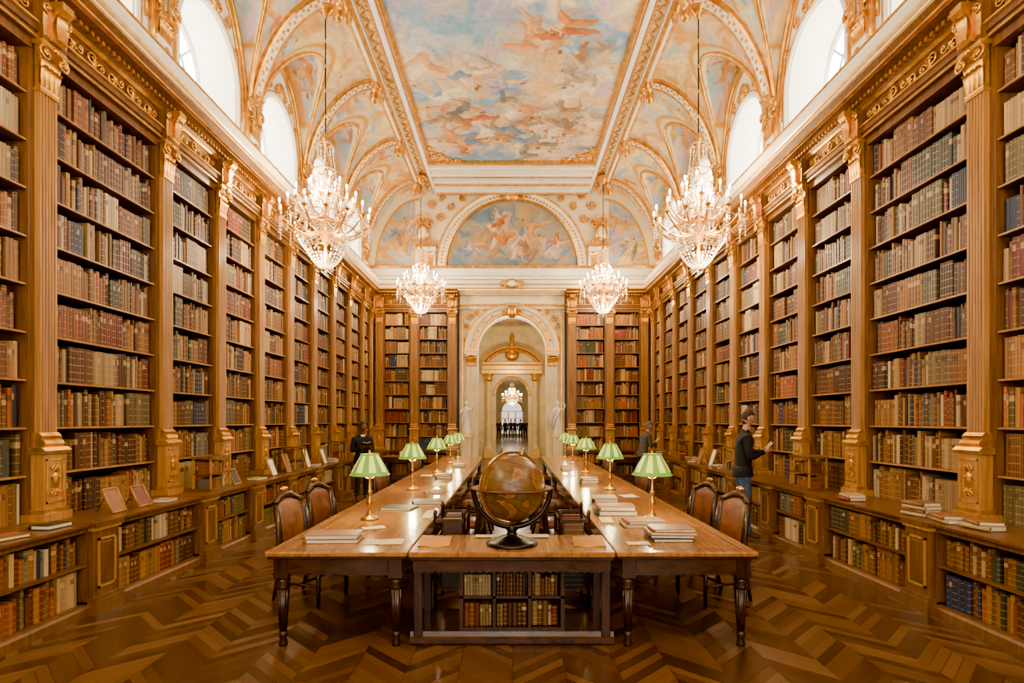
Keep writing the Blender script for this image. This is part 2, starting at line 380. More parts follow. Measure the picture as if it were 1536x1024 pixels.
def bookcase(name, T, s0, s1, pil, zc=.8, cdep=.9, rows=10, tone=1.0):
    par = bpy.data.objects.new(name, None); bpy.context.scene.collection.objects.link(par)
    mb = MB(); mb.M = T; bk = Books()
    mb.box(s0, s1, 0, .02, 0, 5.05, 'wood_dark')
    mb.prof([(.02, zc-.04), (cdep-.03, zc-.04), (cdep-.01, zc-.03), (cdep, zc-.015), (cdep, zc), (.02, zc)], s0, s1, 'wood_case')
    mb.prof([(.02, 0), (cdep-.02, 0), (cdep-.02, .07), (cdep-.035, .09), (cdep-.06, .10), (.02, .10)], s0, s1, 'wood_case')
    for p in pil: pilaster(mb, p, zc)
    P = sorted(pil); edges = []
    if P[0]-s0 > .3: edges.append((s0, P[0]-EG))
    for a, c in zip(P[:-1], P[1:]): edges.append((a+EG, c-EG))
    if s1-P[-1] > .3: edges.append((P[-1]+EG, s1))
    for p in P:
        q = .16
        mb.box(p-q, p+q, .3, cdep+.0, .10, zc-.04, 'wood_case')
        mb.box(p-q-.02, p+q+.02, .3, cdep+.04, 0, .12, 'wood_case'); mb.box(p-q-.012, p+q+.012, .3, cdep+.028, .12, .15, 'wood_case')
        mb.box(p-q-.02, p+q+.02, .3, cdep+.035, zc-.04, zc+.003, 'wood_case'); mb.box(p-q-.01, p+q+.01, .3, cdep+.02, zc-.07, zc-.04, 'wood_pil')
        for a, b_, c_, e in ((p-q+.05, p+q-.05, .22, .24), (p-q+.05, p+q-.05, .64, .66), (p-q+.05, p-q+.07, .22, .66), (p+q-.07, p+q-.05, .22, .66)):
            mb.box(a, b_, cdep, cdep+.014, c_, e, 'wood_pil')
        mb.rbox(p-q+.09, p+q-.09, cdep-.01, cdep+.012, .26, .62, .006, 'wood_case')
    for a, c in edges:
        big = cdep > .7
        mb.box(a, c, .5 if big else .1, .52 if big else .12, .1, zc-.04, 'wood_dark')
        if big: mb.box(a, a+.045, .5, cdep-.04, .1, zc-.04, 'wood_case'); mb.box(c-.045, c, .5, cdep-.04, .1, zc-.04, 'wood_case')
        mb.box(a, c, .12, cdep-.05, .425, .447, 'wood_shelf'); mb.box(a, c, cdep-.1, cdep-.045, zc-.075, zc-.04, 'wood_case')
        for zz, hh in ((.10, .32), (.447, .27)):
            bk.row(T, a+.045, c-.045, zz, hh, cdep-.085, .2, .12, tone)
        top = 5.0; h = (top-zc)/rows
        mb.box(a, a+.02, .02, .325, zc, top+.05, 'wood_case'); mb.box(c-.02, c, .02, .325, zc, top+.05, 'wood_case')
        mb.box(a, c, .02, .34, top-.04, top+.05, 'wood_case')
        for r in range(rows):
            zz = zc+r*h
            if r: mb.box(a+.02, c-.02, .02, .30, zz-.024, zz, 'wood_shelf'); mb.box(a+.02, c-.02, .30, .312, zz-.02, zz-.004, 'wood_pil')
            bk.row(T, a+.025, c-.025, zz, h-.03, .285, .2, .07, tone)
    entablature(mb, s0, s1, pil)
    mb.obj(name+'_frame', par); bk.obj(name+'_books', par)
    return par

SP = [-2.0, -.2, 1.6, 3.38, 5.12, 6.9, 8.2, 9.5, 10.8, 12.1, 13.4, 14.7, 16.0, 17.0]
bookcase('bookcase', TR, YB, YE, SP)
bookcase('bookcase', TL, YB, YE, SP)
bookcase('bookcase', TE, 1.62, 4.16, [1.80, 2.95, 4.0], cdep=.6, tone=1.1)
bookcase('bookcase', TE, -4.16, -1.62, [-4.0, -2.95, -1.80], cdep=.6, tone=1.1)

# ---------------------------------------------------------------- shell
ZC = 8.8; XV = 4.4; XF = 2.85
mb = MB(); mb.box(-4.9, 4.9, YB-.3, 60, -.1, 0, 'parquet'); mb.obj('floor')
RIBS = [-2.75+2.45*i for i in range(9)]
WC = [(a+b_)/2 for a, b_ in zip(RIBS[:-1], RIBS[1:])]
WH = .77; ZS = 6.2; ZSP = 6.9; HB = 2.45/2
def upper_wall(sg, name):
    mb = MB()
    mb.box(sg*4.56, sg*4.8, YB, YE+.5, 0, 5.6, 'cream')
    T = frame((0, 1, 0), (-sg, 0, 0), (sg*XV, 0, 0)); mb.M = T
    dp = -.6
    def quad(a, b_, c, d_): mb.add([(a[0], 0, a[1]), (b_[0], 0, b_[1]), (c[0], 0, c[1]), (d_[0], 0, d_[1])], [(0, 1, 2, 3)], 'plaster')
    quad((RIBS[-1], 5.6), (YE, 5.6), (YE, 9), (RIBS[-1], 9))
    arc = [(WH*math.cos(pi-pi*i/20), ZSP+WH*math.sin(pi*i/20)) for i in range(21)]
    for c in WC:
        a0, a1 = c-HB, c+HB
        quad((a0, 5.6), (c-WH, 5.6), (c-WH, 9), (a0, 9)); quad((c+WH, 5.6), (a1, 5.6), (a1, 9), (c+WH, 9)); quad((c-WH, 5.6), (c+WH, 5.6), (c+WH, ZS), (c-WH, ZS))
        for (x0, z0), (x1, z1) in zip(arc[:-1], arc[1:]): quad((c+x0, z0), (c+x1, z1), (c+x1, 9), (c+x0, 9))
        out = [(-WH, ZS)]+arc+[(WH, ZS)]
        n = len(out); vs = [(c+x, 0, z) for x, z in out]+[(c+x*.94, dp, z) for x, z in out]
        mb.add(vs, [(i, (i+1) % n, n+(i+1) % n, n+i) for i in range(n)], 'plaster')
        pth = []
        for i, (x, z) in enumerate(out):
            if i <= 0 or i >= n-1: U = Vector((1 if x > 0 else -1, 0, 0))
            else: U = Vector((x, 0, z-ZSP)).normalized() if z > ZSP+1e-4 else Vector((1 if x > 0 else -1, 0, 0))
            pth.append(((c+x, 0, z), tuple(U), (0, 1, 0)))
        mb.sweep(pth, [(0.02, -.01), (.02, .03), (.06, .045), (.10, .03), (.10, -.01)], 'plaster', False)
        mb.sweep(pth, [(0.10, -.01), (.10, .035), (.125, .035), (.125, -.01)], 'gold', False)
    return mb.obj(name)
upper_wall(1, 'wall_right'); upper_wall(-1, 'wall_left')
wi = 0
noisy('window_frame', C(140, 150, 154), C(168, 176, 178), .6, s=6)
for sg in (1, -1):
    for c in WC:
        wi += 1; mb = MB(); mb.M = frame((0, 1, 0), (-sg, 0, 0), (sg*XV, 0, 0))
        k = .94; arc = [(k*WH*math.cos(pi-pi*i/20), ZSP+WH*k*math.sin(pi*i/20)) for i in range(21)]
        out = [(-WH*k, ZS)]+arc+[(WH*k, ZS)]; d = -.59
        mb.add([(c+x*1.05, d, z) for x, z in out], [tuple(range(len(out)))], 'window_glass')
        for a, b_ in zip(out, out[1:]+out[:1]): mb.tube([(c+a[0], d+.02, a[1]), (c+b_[0], d+.02, b_[1])], .04, 4, 'plaster', False)
        g_ = 'window_frame'
        mb.box(c-.03, c+.03, d+.005, d+.05, ZS, ZSP+WH*k, g_); mb.box(c-WH*k, c+WH*k, d+.005, d+.05, ZSP-.03, ZSP+.03, g_)
        for q in (-.38, .38): mb.box(c+q-.018, c+q+.018, d+.005, d+.04, ZS, ZSP, g_)
        for a in (45, 135): mb.tube([(c, d+.02, ZSP), (c+.7*math.cos(math.radians(a)), d+.02, ZSP+.7*math.sin(math.radians(a)))], .02, 4, g_, False)
        mb.tube([(c+.36*math.cos(pi*i/12), d+.02, ZSP+.36*math.sin(pi*i/12)) for i in range(13)], .018, 4, g_, False)
        mb.box(c-WH*k, c+WH*k, d+.005, d+.04, ZS+.34, ZS+.375, g_)
        mb.obj('window_%d' % wi)

# ---------------------------------------------------------------- painting maths
def hsh(ix, iy, seed):
    n = (ix.astype(np.int64)*374761393+iy.astype(np.int64)*668265263+seed*1442695041) & 0x7fffffff
    n = ((n ^ (n >> 13))*1274126177) & 0x7fffffff
    return ((n ^ (n >> 16)) & 0xffff)/65535.0
def vn(x, y, seed):
    ix = np.floor(x); iy = np.floor(y); fx = x-ix; fy = y-iy; fx = fx*fx*(3-2*fx); fy = fy*fy*(3-2*fy)
    return (hsh(ix, iy, seed)*(1-fx)+hsh(ix+1, iy, seed)*fx)*(1-fy)+(hsh(ix, iy+1, seed)*(1-fx)+hsh(ix+1, iy+1, seed)*fx)*fy
def fbm(x, y, seed, o=5):
    s = 0; a = .5; t = 0
    for i in range(o): s = s+a*vn(x*2**i, y*2**i, seed+i*17); t += a; a *= .55
    return s/t
def sst(a, b, x):
    t = np.clip((x-a)/(b-a), 0, 1); return t*t*(3-2*t)
def L3(c): return np.array([lin(q) for q in c])
def mixc(A, B, t): return A*(1-t[..., None])+B*t[..., None]
def sky(x, y, seed, cols, sc=1.0):
    wx = fbm(x*1.3*sc, y*1.3*sc, seed, 3); wy = fbm(x*1.3*sc+7, y*1.3*sc, seed+3, 3)
    X = x+1.3*(wx-.5)/sc; Y = y+1.1*(wy-.5)/sc
    n1 = fbm(X*.8*sc, Y*1.2*sc, seed+11); n2 = fbm(X*1.6*sc, Y*2.4*sc, seed+31); n3 = fbm(X*5*sc, Y*7*sc, seed+51, 4)
    c = mixc(np.broadcast_to(L3(cols[0]), x.shape+(3,)), L3(cols[1]), sst(.42, .58, n1))
    c = mixc(c, L3(cols[2]), sst(.49, .62, n2)*.9); c = mixc(c, L3(cols[3]), sst(.53, .66, fbm(X*1.9*sc, Y*1.9*sc, seed+77))*.8)
    return c*(.68+.64*n3)[..., None]
def capsule(col, X, Y, a, b_, r0, r1, c, soft=.25, al=1.0):
    ax, ay = a; bx, by = b_; dx, dy = bx-ax, by-ay; L2 = dx*dx+dy*dy+1e-9
    R = max(r0, r1)*1.3
    m = (X > min(ax, bx)-R) & (X < max(ax, bx)+R) & (Y > min(ay, by)-R) & (Y < max(ay, by)+R)
    if not m.any(): return
    x = X[m]; y = Y[m]; t = np.clip(((x-ax)*dx+(y-ay)*dy)/L2, 0, 1); px = x-ax-t*dx; py = y-ay-t*dy
    d = np.sqrt(px*px+py*py); r = r0+(r1-r0)*t
    rim = 1-.42*np.exp(-((d/r-.95)/.12)**2) if soft < .5 else 1.0
    k = (1-sst(1-soft, 1.0, d/r))*al; sh = (1.0+.4*np.clip((-px*.6+py*.8)/r, -1, 1)-.15*(d/r)**2)*rim
    col[m] = col[m]*(1-k[:, None])+np.clip(np.array(c)[None, :]*sh[:, None], 0, 1)*k[:, None]
SK = [(232, 194, 156), (222, 180, 138), (238, 206, 170), (208, 164, 122)]
DR = [(212, 150, 104), (182, 168, 178), (132, 152, 174), (216, 182, 108), (168, 134, 106), (232, 212, 178), (200, 128, 92), (124, 122, 116), (228, 172, 128)]
def figure(col, X, Y, cx, cy, s, rot, seed, tint=1.0, al=.92):
    r = random.Random(seed); sk = L3(r.choice(SK))*tint; dr = L3(r.choice(DR))*tint
    n = (vn(X*9/s, Y*9/s, seed)-.5)*.05*s; XX = X+n; YY = Y+(vn(X*9/s+5, Y*9/s, seed+1)-.5)*.05*s
    fl = r.choice((-1, 1)); q_ = .18
    def P(a, b_):
        a *= fl; return (cx+s*(a*math.cos(rot)-b_*math.sin(rot)), cy+s*(a*math.sin(rot)+b_*math.cos(rot)))
    j = lambda q: r.uniform(-q, q)
    hip = (0, 0); ch = (.06+j(.05), .3); hd = (ch[0]+.05+j(.05), .5)
    cl = L3(r.choice([(206, 186, 160), (190, 172, 162), (226, 206, 172), (166, 158, 156)]))*tint
    for i in range(4): q = P(j(.4), -.2+j(.25)); capsule(col, XX, YY, q, P(j(.3), -.1+j(.2)), s*.24, s*.18, cl, .8, al*.6)
    a = P(-.05, .05)
    for i in range(4):
        b_ = P(-.2-.16*i+j(.08), .02+.1*i*r.choice((-1, 1))+j(.1)); capsule(col, XX, YY, a, b_, s*(.17-.02*i), s*(.13-.02*i), dr*r.uniform(.74, 1.12), q_, al); a = b_
    kn = (.28+j(.08), -.1+j(.1)); ft = (kn[0]+.05+j(.15), -.42+j(.1)); kn2 = (.1+j(.1), -.28); ft2 = (kn2[0]-.15+j(.1), -.55)
    capsule(col, XX, YY, P(*hip), P(*kn2), s*.085, s*.06, sk*.84, q_, al); capsule(col, XX, YY, P(*kn2), P(*ft2), s*.055, s*.03, sk*.84, q_, al)
    capsule(col, XX, YY, P(*hip), P(*kn), s*.09, s*.065, sk, q_, al); capsule(col, XX, YY, P(*kn), P(*ft), s*.058, s*.03, sk, q_, al)
    capsule(col, XX, YY, P(*hip), P(*ch), s*.1, s*.125, sk*1.02, q_, al)
    capsule(col, XX, YY, P(-.05, .0), P(.16, -.06), s*.13, s*.11, dr, q_, al); capsule(col, XX, YY, P(.0, -.02), P(.22, -.16), s*.07, s*.06, dr*1.15, q_, al)
    e1 = (ch[0]+.22+j(.05), ch[1]+.1+j(.12)); h1 = (e1[0]+.14+j(.1), e1[1]+.16+j(.12)); e2 = (ch[0]-.2+j(.06), ch[1]+j(.15)); h2 = (e2[0]-.1+j(.1), e2[1]+.12+j(.2))
    for q, w_, z in ((ch, e1, h1), (ch, e2, h2)):
        capsule(col, XX, YY, P(q[0], q[1]+.06), P(*w_), s*.05, s*.042, sk, q_, al); capsule(col, XX, YY, P(*w_), P(*z), s*.04, s*.025, sk*1.03, q_, al)
    capsule(col, XX, YY, P(hd[0], hd[1]), P(hd[0], hd[1]+.04), s*.07, s*.07, sk*1.03, q_, al)
    capsule(col, XX, YY, P(hd[0]-.02, hd[1]+.05), P(hd[0]-.05, hd[1]+.02), s*.065, s*.06, L3((112, 76, 48)), .3, al*.85)
def grid_obj(name, P, col, parent=None, mat='mural', smooth=True):
    nu, nv = P.shape[:2]; me = bpy.data.meshes.new(name)
    idx = np.arange(nu*nv).reshape(nu, nv)
    q = np.stack([idx[:-1, :-1], idx[1:, :-1], idx[1:, 1:], idx[:-1, 1:]], -1).reshape(-1, 4)
    me.vertices.add(nu*nv); me.vertices.foreach_set('co', P.reshape(-1).astype(np.float32))
    me.loops.add(q.size); me.loops.foreach_set('vertex_index', q.reshape(-1).astype(np.int32))
    me.polygons.add(len(q)); me.polygons.foreach_set('loop_start', (np.arange(len(q))*4).astype(np.int32))
    try: me.polygons.foreach_set('loop_total', np.full(len(q), 4, dtype=np.int32))
    except Exception: pass
    me.update(calc_edges=True); me.validate()
    a = me.attributes.new('col', 'FLOAT_COLOR', 'POINT'); cc = np.ones((nu*nv, 4), dtype=np.float32); cc[:, :3] = np.clip(col.reshape(-1, 3), 0, 1); a.data.foreach_set('color', cc.ravel())
    me.polygons.foreach_set('use_smooth', [smooth]*len(me.polygons)); me.materials.append(MATS[mat])
    o = bpy.data.objects.new(name, me); bpy.context.scene.collection.objects.link(o)
    if parent: o.parent = parent
    return o
ceil = bpy.data.objects.new('ceiling', None); bpy.context.scene.collection.objects.link(ceil)
PW_ = 2.25; PY0 = -1.5; PY1 = 15.6
xs = np.arange(-PW_, PW_+.01, .016); ys = np.arange(PY0, PY1+.01, .018)
X, Y = np.meshgrid(xs, ys, indexing='ij')
col = sky(X, Y*.9, 5, [(140, 168, 188), (238, 224, 190), (228, 192, 144), (188, 172, 184)], .9)
t = np.exp(-((X+1.0)**2/1.2+(Y-10.3)**2/1.0))*.8; col = mixc(col, L3((142, 170, 192)), t)
t = np.exp(-((X+1.2)**2/1.5+(Y-15.4)**2/.5))*.7; col = mixc(col, L3((128, 156, 174)), t)
t = np.exp(-((X-1.7)**2/.5+(Y-15.0)**2/.6))*.6; col = mixc(col, L3((158, 146, 176)), t)
r = random.Random(3)
G = [(.35, 10.35, .9, -1.1), (.75, 10.5, .95, -.6), (.95, 10.1, .8, .5), (-1.5, 11.5, .9, .7), (-1.05, 11.7, 1.05, -.7), (-.65, 11.6, .9, .3), (-.2, 11.9, .8, -1.2), (-1.7, 12.0, .7, 1.1),
     (1.4, 11.3, .8, 1.2), (1.75, 11.1, .8, -.4), (1.25, 11.8, .7, .2)]
for gx, gy, s, a in G: figure(col, X, Y, gx, gy, s, a, r.randint(0, 9999), 1.0 if gx < 1.2 else .6)
for i in range(30):
    gx = r.uniform(-1.9, 1.9); gy = r.uniform(12.6, 15.1); figure(col, X, Y, gx, gy, r.uniform(.65, .95), r.uniform(-1.6, 1.6), r.randint(0, 9999), r.uniform(.68, 1.05), .9)
for i in range(22):
    figure(col, X, Y, r.uniform(-1.7, 1.7), r.uniform(-1, 9.3), r.uniform(.7, 1.0), r.uniform(-2, 2), r.randint(0, 9999))
haze = sst(.55, .72, fbm(X*1.1, Y*1.5, 333)); col = mixc(col, L3((238, 222, 186)), haze*.4)
col = col*(.82+.36*fbm(X*14, Y*14, 444, 2))[..., None]
cr = .55
for cx in (-PW_, PW_):
    d = np.sqrt((X-cx)**2+(Y-PY1)**2); t = 1-sst(cr-.02, cr, d); col = mixc(col, L3((244, 226, 184)), t)
    t = (1-sst(.025, .04, abs(d-cr))); col = mixc(col, L3((200, 144, 52)), t)
grid_obj('painted_panel', np.stack([X, Y, np.full_like(X, ZC)], -1), col, ceil)
mb = MB()
for sg in (-1, 1):
    mb.box(min(sg*PW_, sg*XF), max(sg*PW_, sg*XF), YB, YE, ZC-.0, ZC+.02, 'cream')
    T = frame((0, 1, 0), (sg, 0, 0), (0, 0, 0)); mb.M = T
    mb.prof([(PW_-.06, ZC), (PW_-.06, ZC-.05), (PW_, ZC-.08), (PW_+.05, ZC-.05), (PW_+.05, ZC)], PY0, PY1, 'gold')
    mb.prof([(PW_+.05, ZC), (PW_+.07, ZC-.12), (PW_+.14, ZC-.14), (PW_+.2, ZC-.06), (PW_+.2, ZC)], YB, YE, 'plaster')
    mb.prof([(PW_+.15, ZC-.12), (PW_+.16, ZC-.15), (PW_+.19, ZC-.12), (PW_+.19, ZC-.05)], YB, YE, 'gold')
    mb.prof([(PW_+.42, ZC), (PW_+.42, ZC-.1), (PW_+.47, ZC-.16), (PW_+.56, ZC-.18), (PW_+.58, ZC-.1), (PW_+.64, ZC-.12), (PW_+.66, ZC)], YB, YE, 'plaster')
    mb.prof([(PW_+.43, ZC-.11), (PW_+.43, ZC-.16), (PW_+.48, ZC-.19), (PW_+.51, ZC-.165)], YB, YE, 'gold')
    mb.prof([(PW_+.57, ZC-.1), (PW_+.575, ZC-.15), (PW_+.63, ZC-.15), (PW_+.64, ZC-.1)], YB, YE, 'gold')
    y = 6.0
    while y < YE-.2:
        mb.ell((y, PW_+.245, ZC-.01), (.03, .03, .03), 'gold', 6, 4); y += .11
    y = 6.0
    while y < YE-.3:
        a = [(y+.3*t/8, PW_+.34+.05*math.sin(2*pi*t/8), ZC-.015) for t in range(9)]
        mb.tube(a, .018, 4, 'gold'); mb.ell((y+.15, PW_+.34, ZC-.02), (.04, .04, .02), 'gold', 6, 4); y += .3
    mb.M = None
mb.box(-PW_, PW_, PY1, YE, ZC-.0, ZC+.02, 'cream'); mb.box(-PW_, PW_, YB, PY0, ZC, ZC+.02, 'cream')
for y0, w_, h, m in ((PY1-.05, .12, .08, 'gold'), (PY1+.12, .1, .13, 'plaster'), (PY1+.55, .1, .14, 'plaster'), (PY1+.65, .06, .16, 'gold'), (PY1+.95, .14, .16, 'plaster'), (PY1+1.1, .06, .2, 'gold'), (PY1+1.45, .2, .2, 'plaster'), (PY1+1.66, .07, .24, 'gold')):
    mb.box(-PW_-.05, PW_+.05, y0, y0+w_, ZC-h, ZC, m)
for sg in (-1, 1):
    for k, (dx, dy) in enumerate(((.22, .22), (.48, .14), (.14, .48), (.75, .1), (.1, .75), (.35, .36))):
        M = frame((1, 0, 0), (0, 0, -1), (0, 0, ZC)); M[1][2] = 1; M[2][2] = 0
        mb.M = M; spiral(mb, sg*(PW_-dx), .02, PY1-dy, .13, .028, 1.4, sg if k % 2 else -sg, 'gold', a0=k); mb.M = None
for yy, am in ((PY1+.38, .07), (PY1+.82, .06), (PY1+1.3, .06)):
    x = -2.1
    while x < 2.1:
        mb.tube([(x+.3*t/8, yy+am*math.sin(2*pi*t/8), ZC-.02) for t in range(9)], .022, 4, 'gold'); mb.ell((x+.15, yy, ZC-.03), (.045, .045, .03), 'gold', 6, 4); x += .3
mb.obj('ceiling_border', ceil)

# ---------------------------------------------------------------- vault (cove with lunette penetrations)
ZV = 6.2; AX = XV-XF; AZ = ZC-ZV
LB = 6.55; LH = 1.95; LW = 1.10
na = 110; av = np.linspace(0, pi/2, na); yv = np.arange(YB, YE+.001, .021)
A, Y = np.meshgrid(av, yv, indexing='ij')
cs = np.array(WC); near = cs[np.argmin(np.abs(Y[..., None]-cs), axis=-1)]
u = np.clip(np.abs(Y-near)/LW, 0, 1)
Z2 = np.where(u < 1, LB+LH*np.sqrt(np.clip(1-u*u, 0, 1)), 0)
Z1 = ZV+AZ*np.cos(A); XX_ = XF+AX*np.sin(A); Z = np.maximum(Z1, Z2)
pen = Z2 > Z1
for sg, sd in ((1, 21), (-1, 57)):
    S = (pi/2-A)*1.9; cream = L3((248, 234, 198)); gc = L3((204, 148, 54))
    col = sky(Y*1.1, S*1.1, sd, [(180, 194, 194), (242, 222, 172), (230, 202, 172), (224, 176, 116)], 1.2)
    r = random.Random(sd)
    for c in RIBS[2:]:
        for q in range(3): figure(col, Y, S, c+r.uniform(-.4, .4), r.uniform(1.0, 2.4), r.uniform(.45, .7), r.uniform(-1.5, 1.5), r.randint(0, 9999), 1.0, .75)
    col2 = sky(Y*1.2, XX_*1.4, sd+9, [(164, 180, 188), (236, 212, 162), (206, 190, 194), (222, 170, 110)], 1.3)
    for c in WC[2:]:
        for q in range(5): figure(col2, Y, XX_*1.3, c+r.uniform(-.6, .6), r.uniform(4.0, 5.4), r.uniform(.45, .65), r.uniform(-1.5, 1.5), r.randint(0, 9999), .98, .82)
    ara = np.abs(np.sin(6.5*Y+2.5*np.sin(5*S))*np.sin(6.5*S+2.2*np.sin(5*Y+1)))
    arg = 1-sst(.03, .09, ara)
    edge = np.abs(Z2-Z1); mk = sst(.0, .28, edge)*sst(.26, .31, np.minimum.reduce([np.abs(Y-q) for q in RIBS])*1.6)
    crm = mixc(np.broadcast_to(cream, col.shape), gc, arg*.75)
    col = mixc(col, crm, 1-mk); col = mixc(col, gc, np.exp(-((mk-.5)/.22)**2)*.8)
    m2 = np.maximum(sst(.8, .84, u), 1-sst(.1, .16, np.abs(Z2-Z1))); col2 = mixc(col2, crm, m2)
    col2 = mixc(col2, gc, np.clip(np.exp(-((u-.8)/.016)**2), 0, 1)*.9)
    cc = np.where(pen[..., None], col2, col)
    base_t = sst(1.25, 1.4, A); cc = np.where(pen[..., None], cc, mixc(cc, crm, base_t))
    P = np.stack([sg*XX_, Y, Z], -1); grid_obj('vault_cove', P, cc, ceil)
mb = MB()
for sg in (-1, 1):
    for yr in RIBS:
        pth = []
        for i in range(25):
            a = pi/2*i/24; n = Vector((-sg*math.sin(a)/AX, 0, -math.cos(a)/AZ)).normalized()
            pth.append(((sg*(XF+AX*math.sin(a)), yr, ZV+AZ*math.cos(a)), (0, 1, 0), tuple(n)))
        mb.sweep(pth, [(-.12, -.02), (-.12, .05), (.12, .05), (.12, -.02)], 'plaster')
        mb.sweep(pth, [(-.15, -.02), (-.15, .06), (-.11, .08), (-.1, -.02)], 'gold'); mb.sweep(pth, [(.15, -.02), (.15, .06), (.11, .08), (.1, -.02)], 'gold')
        for i in range(1, 36):
            a = pi/2*i/36; n = Vector((-sg*math.sin(a)/AX, 0, -math.cos(a)/AZ)).normalized()*.05
            mb.ell((sg*(XF+AX*math.sin(a))+n.x, yr+.03*(1 if i % 2 else -1), ZV+AZ*math.cos(a)+n.z), (.03, .04, .03), 'gold', 6, 4)
    for c in WC:
        for sd in (-1, 1):
            pts = []
            for i in range(28):
                uu = 1-(i/27)**1.6*.999; z2 = LB+LH*math.sqrt(max(0, 1-uu*uu)); ca = (z2-ZV)/AZ
                if ca > 1: break
                a = math.acos(max(0, min(1, ca))); pts.append((sg*(XF+AX*math.sin(a)-.01), c+sd*uu*LW, z2-.01))
            mb.tube(pts, .042, 6, 'gold')
        pts = [(sg*(XV-.03), c+LW*.99*math.cos(pi*i/30), LB+LH*math.sin(pi*i/30)*.99) for i in range(31)]
        pts = [(pts[0][0], pts[0][1], 6.15)]+pts+[(pts[0][0], pts[-1][1], 6.15)]
        mb.tube(pts, .045, 6, 'gold')
        pts = [(sg*(XV-.02), c+LW*.9*math.cos(pi*i/30), LB+LH*math.sin(pi*i/30)*.91) for i in range(31)]
        mb.tube(pts, .022, 5, 'gold')
        mb.M = frame((0, 1, 0), (-sg, 0, 0), (sg*XV, 0, 0))
        mb.ell((c, .05, 7.87), (.12, .06, .17), 'gold', 8, 6)
        for k in (-1, 1): spiral(mb, c+k*.16, .05, 7.84, .1, .025, 1.4, k, 'gold', a0=pi/2); spiral(mb, c+k*.45, .03, 7.8, .1, .018, 1.4, -k, 'gold', a0=pi/2); spiral(mb, c+k*.75, .03, 7.5, .09, .018, 1.4, k, 'gold', a0=0)
        mb.M = None
    for yr in RIBS:
        mb.M = frame((0, 1, 0), (-sg, 0, 0), (sg*XF, 0, 0))
        mb.ell((yr, .0, ZC-.2), (.2, .12, .12), 'gold', 10, 6); mb.ell((yr, -.05, ZC-.32), (.1, .1, .14), 'gold', 8, 6)
        for k in (-1, 1): spiral(mb, yr+k*.24, .05, ZC-.2, .13, .035, 1.4, k, 'gold', a0=pi/2); leaf(mb, yr+k*.12, .05, ZC-.42, .14, .2, .1)
        mb.M = frame((0, 1, 0), (-sg, 0, 0), (sg*XV, 0, 0))
        mb.box(yr-.14, yr+.14, 0, .10, 5.95, 6.4, 'plaster'); capital(mb, yr, .26, .1, 6.4, .3, 'gold')
        mb.ell((yr, .13, 6.2), (.07, .03, .12), 'gold', 8, 6)
        for k in (-1, 1): spiral(mb, yr+k*.2, .12, 6.86, .12, .03, 1.4, k, 'gold', a0=pi/2); leaf(mb, yr+k*.09, .12, 6.7, .12, .36, .12)
        mb.M = None
mb.obj('trim_1')
mb = MB()
CP = [(0, 5.6), (.40, 5.6), (.40, 5.66), (.36, 5.68), (.36, 5.78), (.40, 5.80), (.44, 5.86), (.44, 5.93), (.34, 5.96), (.1, 6.02), (.1, 6.1), (0, 6.12)]
for T, a, c in ((frame((0, 1, 0), (-1, 0, 0), (XV, 0, 0)), YB, YE), (frame((0, 1, 0), (1, 0, 0), (-XV, 0, 0)), YB, YE), (TE, -XV, XV)):
    mb.M = T; mb.prof(CP, a, c, 'plaster')
    mb.prof([(.40, 5.645), (.425, 5.65), (.425, 5.68), (.36, 5.69)], a, c, 'gold'); mb.prof([(.36, 5.77), (.39, 5.775), (.405, 5.80), (.36, 5.80)], a, c, 'gold_pale')
    mb.prof([(.44, 5.9), (.455, 5.905), (.455, 5.925), (.44, 5.93)], a, c, 'gold')
    mb.M = None
mb.obj('trim_2')

# ---------------------------------------------------------------- end wall
endp = bpy.data.objects.new('wall_end', None); bpy.context.scene.collection.objects.link(endp)
mb = MB()
DW = 1.06; DSP = 3.85; TH = .5
arc = [(DW*math.cos(pi-pi*i/24), DSP+DW*math.sin(pi*i/24)) for i in range(25)]
mb.M = TE
def q4(mb, a, b_, c, d_, dd, m): mb.add([(a[0], dd, a[1]), (b_[0], dd, b_[1]), (c[0], dd, c[1]), (d_[0], dd, d_[1])], [(0, 1, 2, 3)], m)
for dd in (0.0, -TH):
    q4(mb, (-4.6, 0), (-DW, 0), (-DW, 5.6), (-4.6, 5.6), dd, 'marble'); q4(mb, (DW, 0), (4.6, 0), (4.6, 5.6), (DW, 5.6), dd, 'marble')
    for (x0, z0), (x1, z1) in zip(arc[:-1], arc[1:]): q4(mb, (x0, z0), (x1, z1), (x1, 5.6), (x0, 5.6), dd, 'marble')
out = [(-DW, 0)]+arc+[(DW, 0)]; n = len(out)
mb.add([(x, 0, z) for x, z in out]+[(x, -TH, z) for x, z in out], [(i, i+1, n+i+1, n+i) for i in range(n-1)], 'cream')
pa = [((x, 0, z), (x/DW, 0, (z-DSP)/DW), (0, 1, 0)) for x, z in arc]
mb.sweep(pa, [(0, -.02), (0, .08), (.06, .1), (.08, .06), (.22, .06), (.25, .12), (.32, .14), (.36, .1), (.36, -.02)], 'cream')
mb.sweep(pa, [(.07, 0), (.07, .085), (.12, .085), (.12, 0)], 'gold'); mb.sweep(pa, [(.335, 0), (.335, .13), (.385, .13), (.385, 0)], 'gold')
mb.sweep(pa, [(-.01, -.02), (-.01, .09), (.03, .1), (.03, 0)], 'gold')
for i in range(2, 23, 2):
    x, z = arc[i]; mb.ell((x*1.145, .07, DSP+(z-DSP)*1.145), (.04, .02, .04), 'gold', 6, 4)
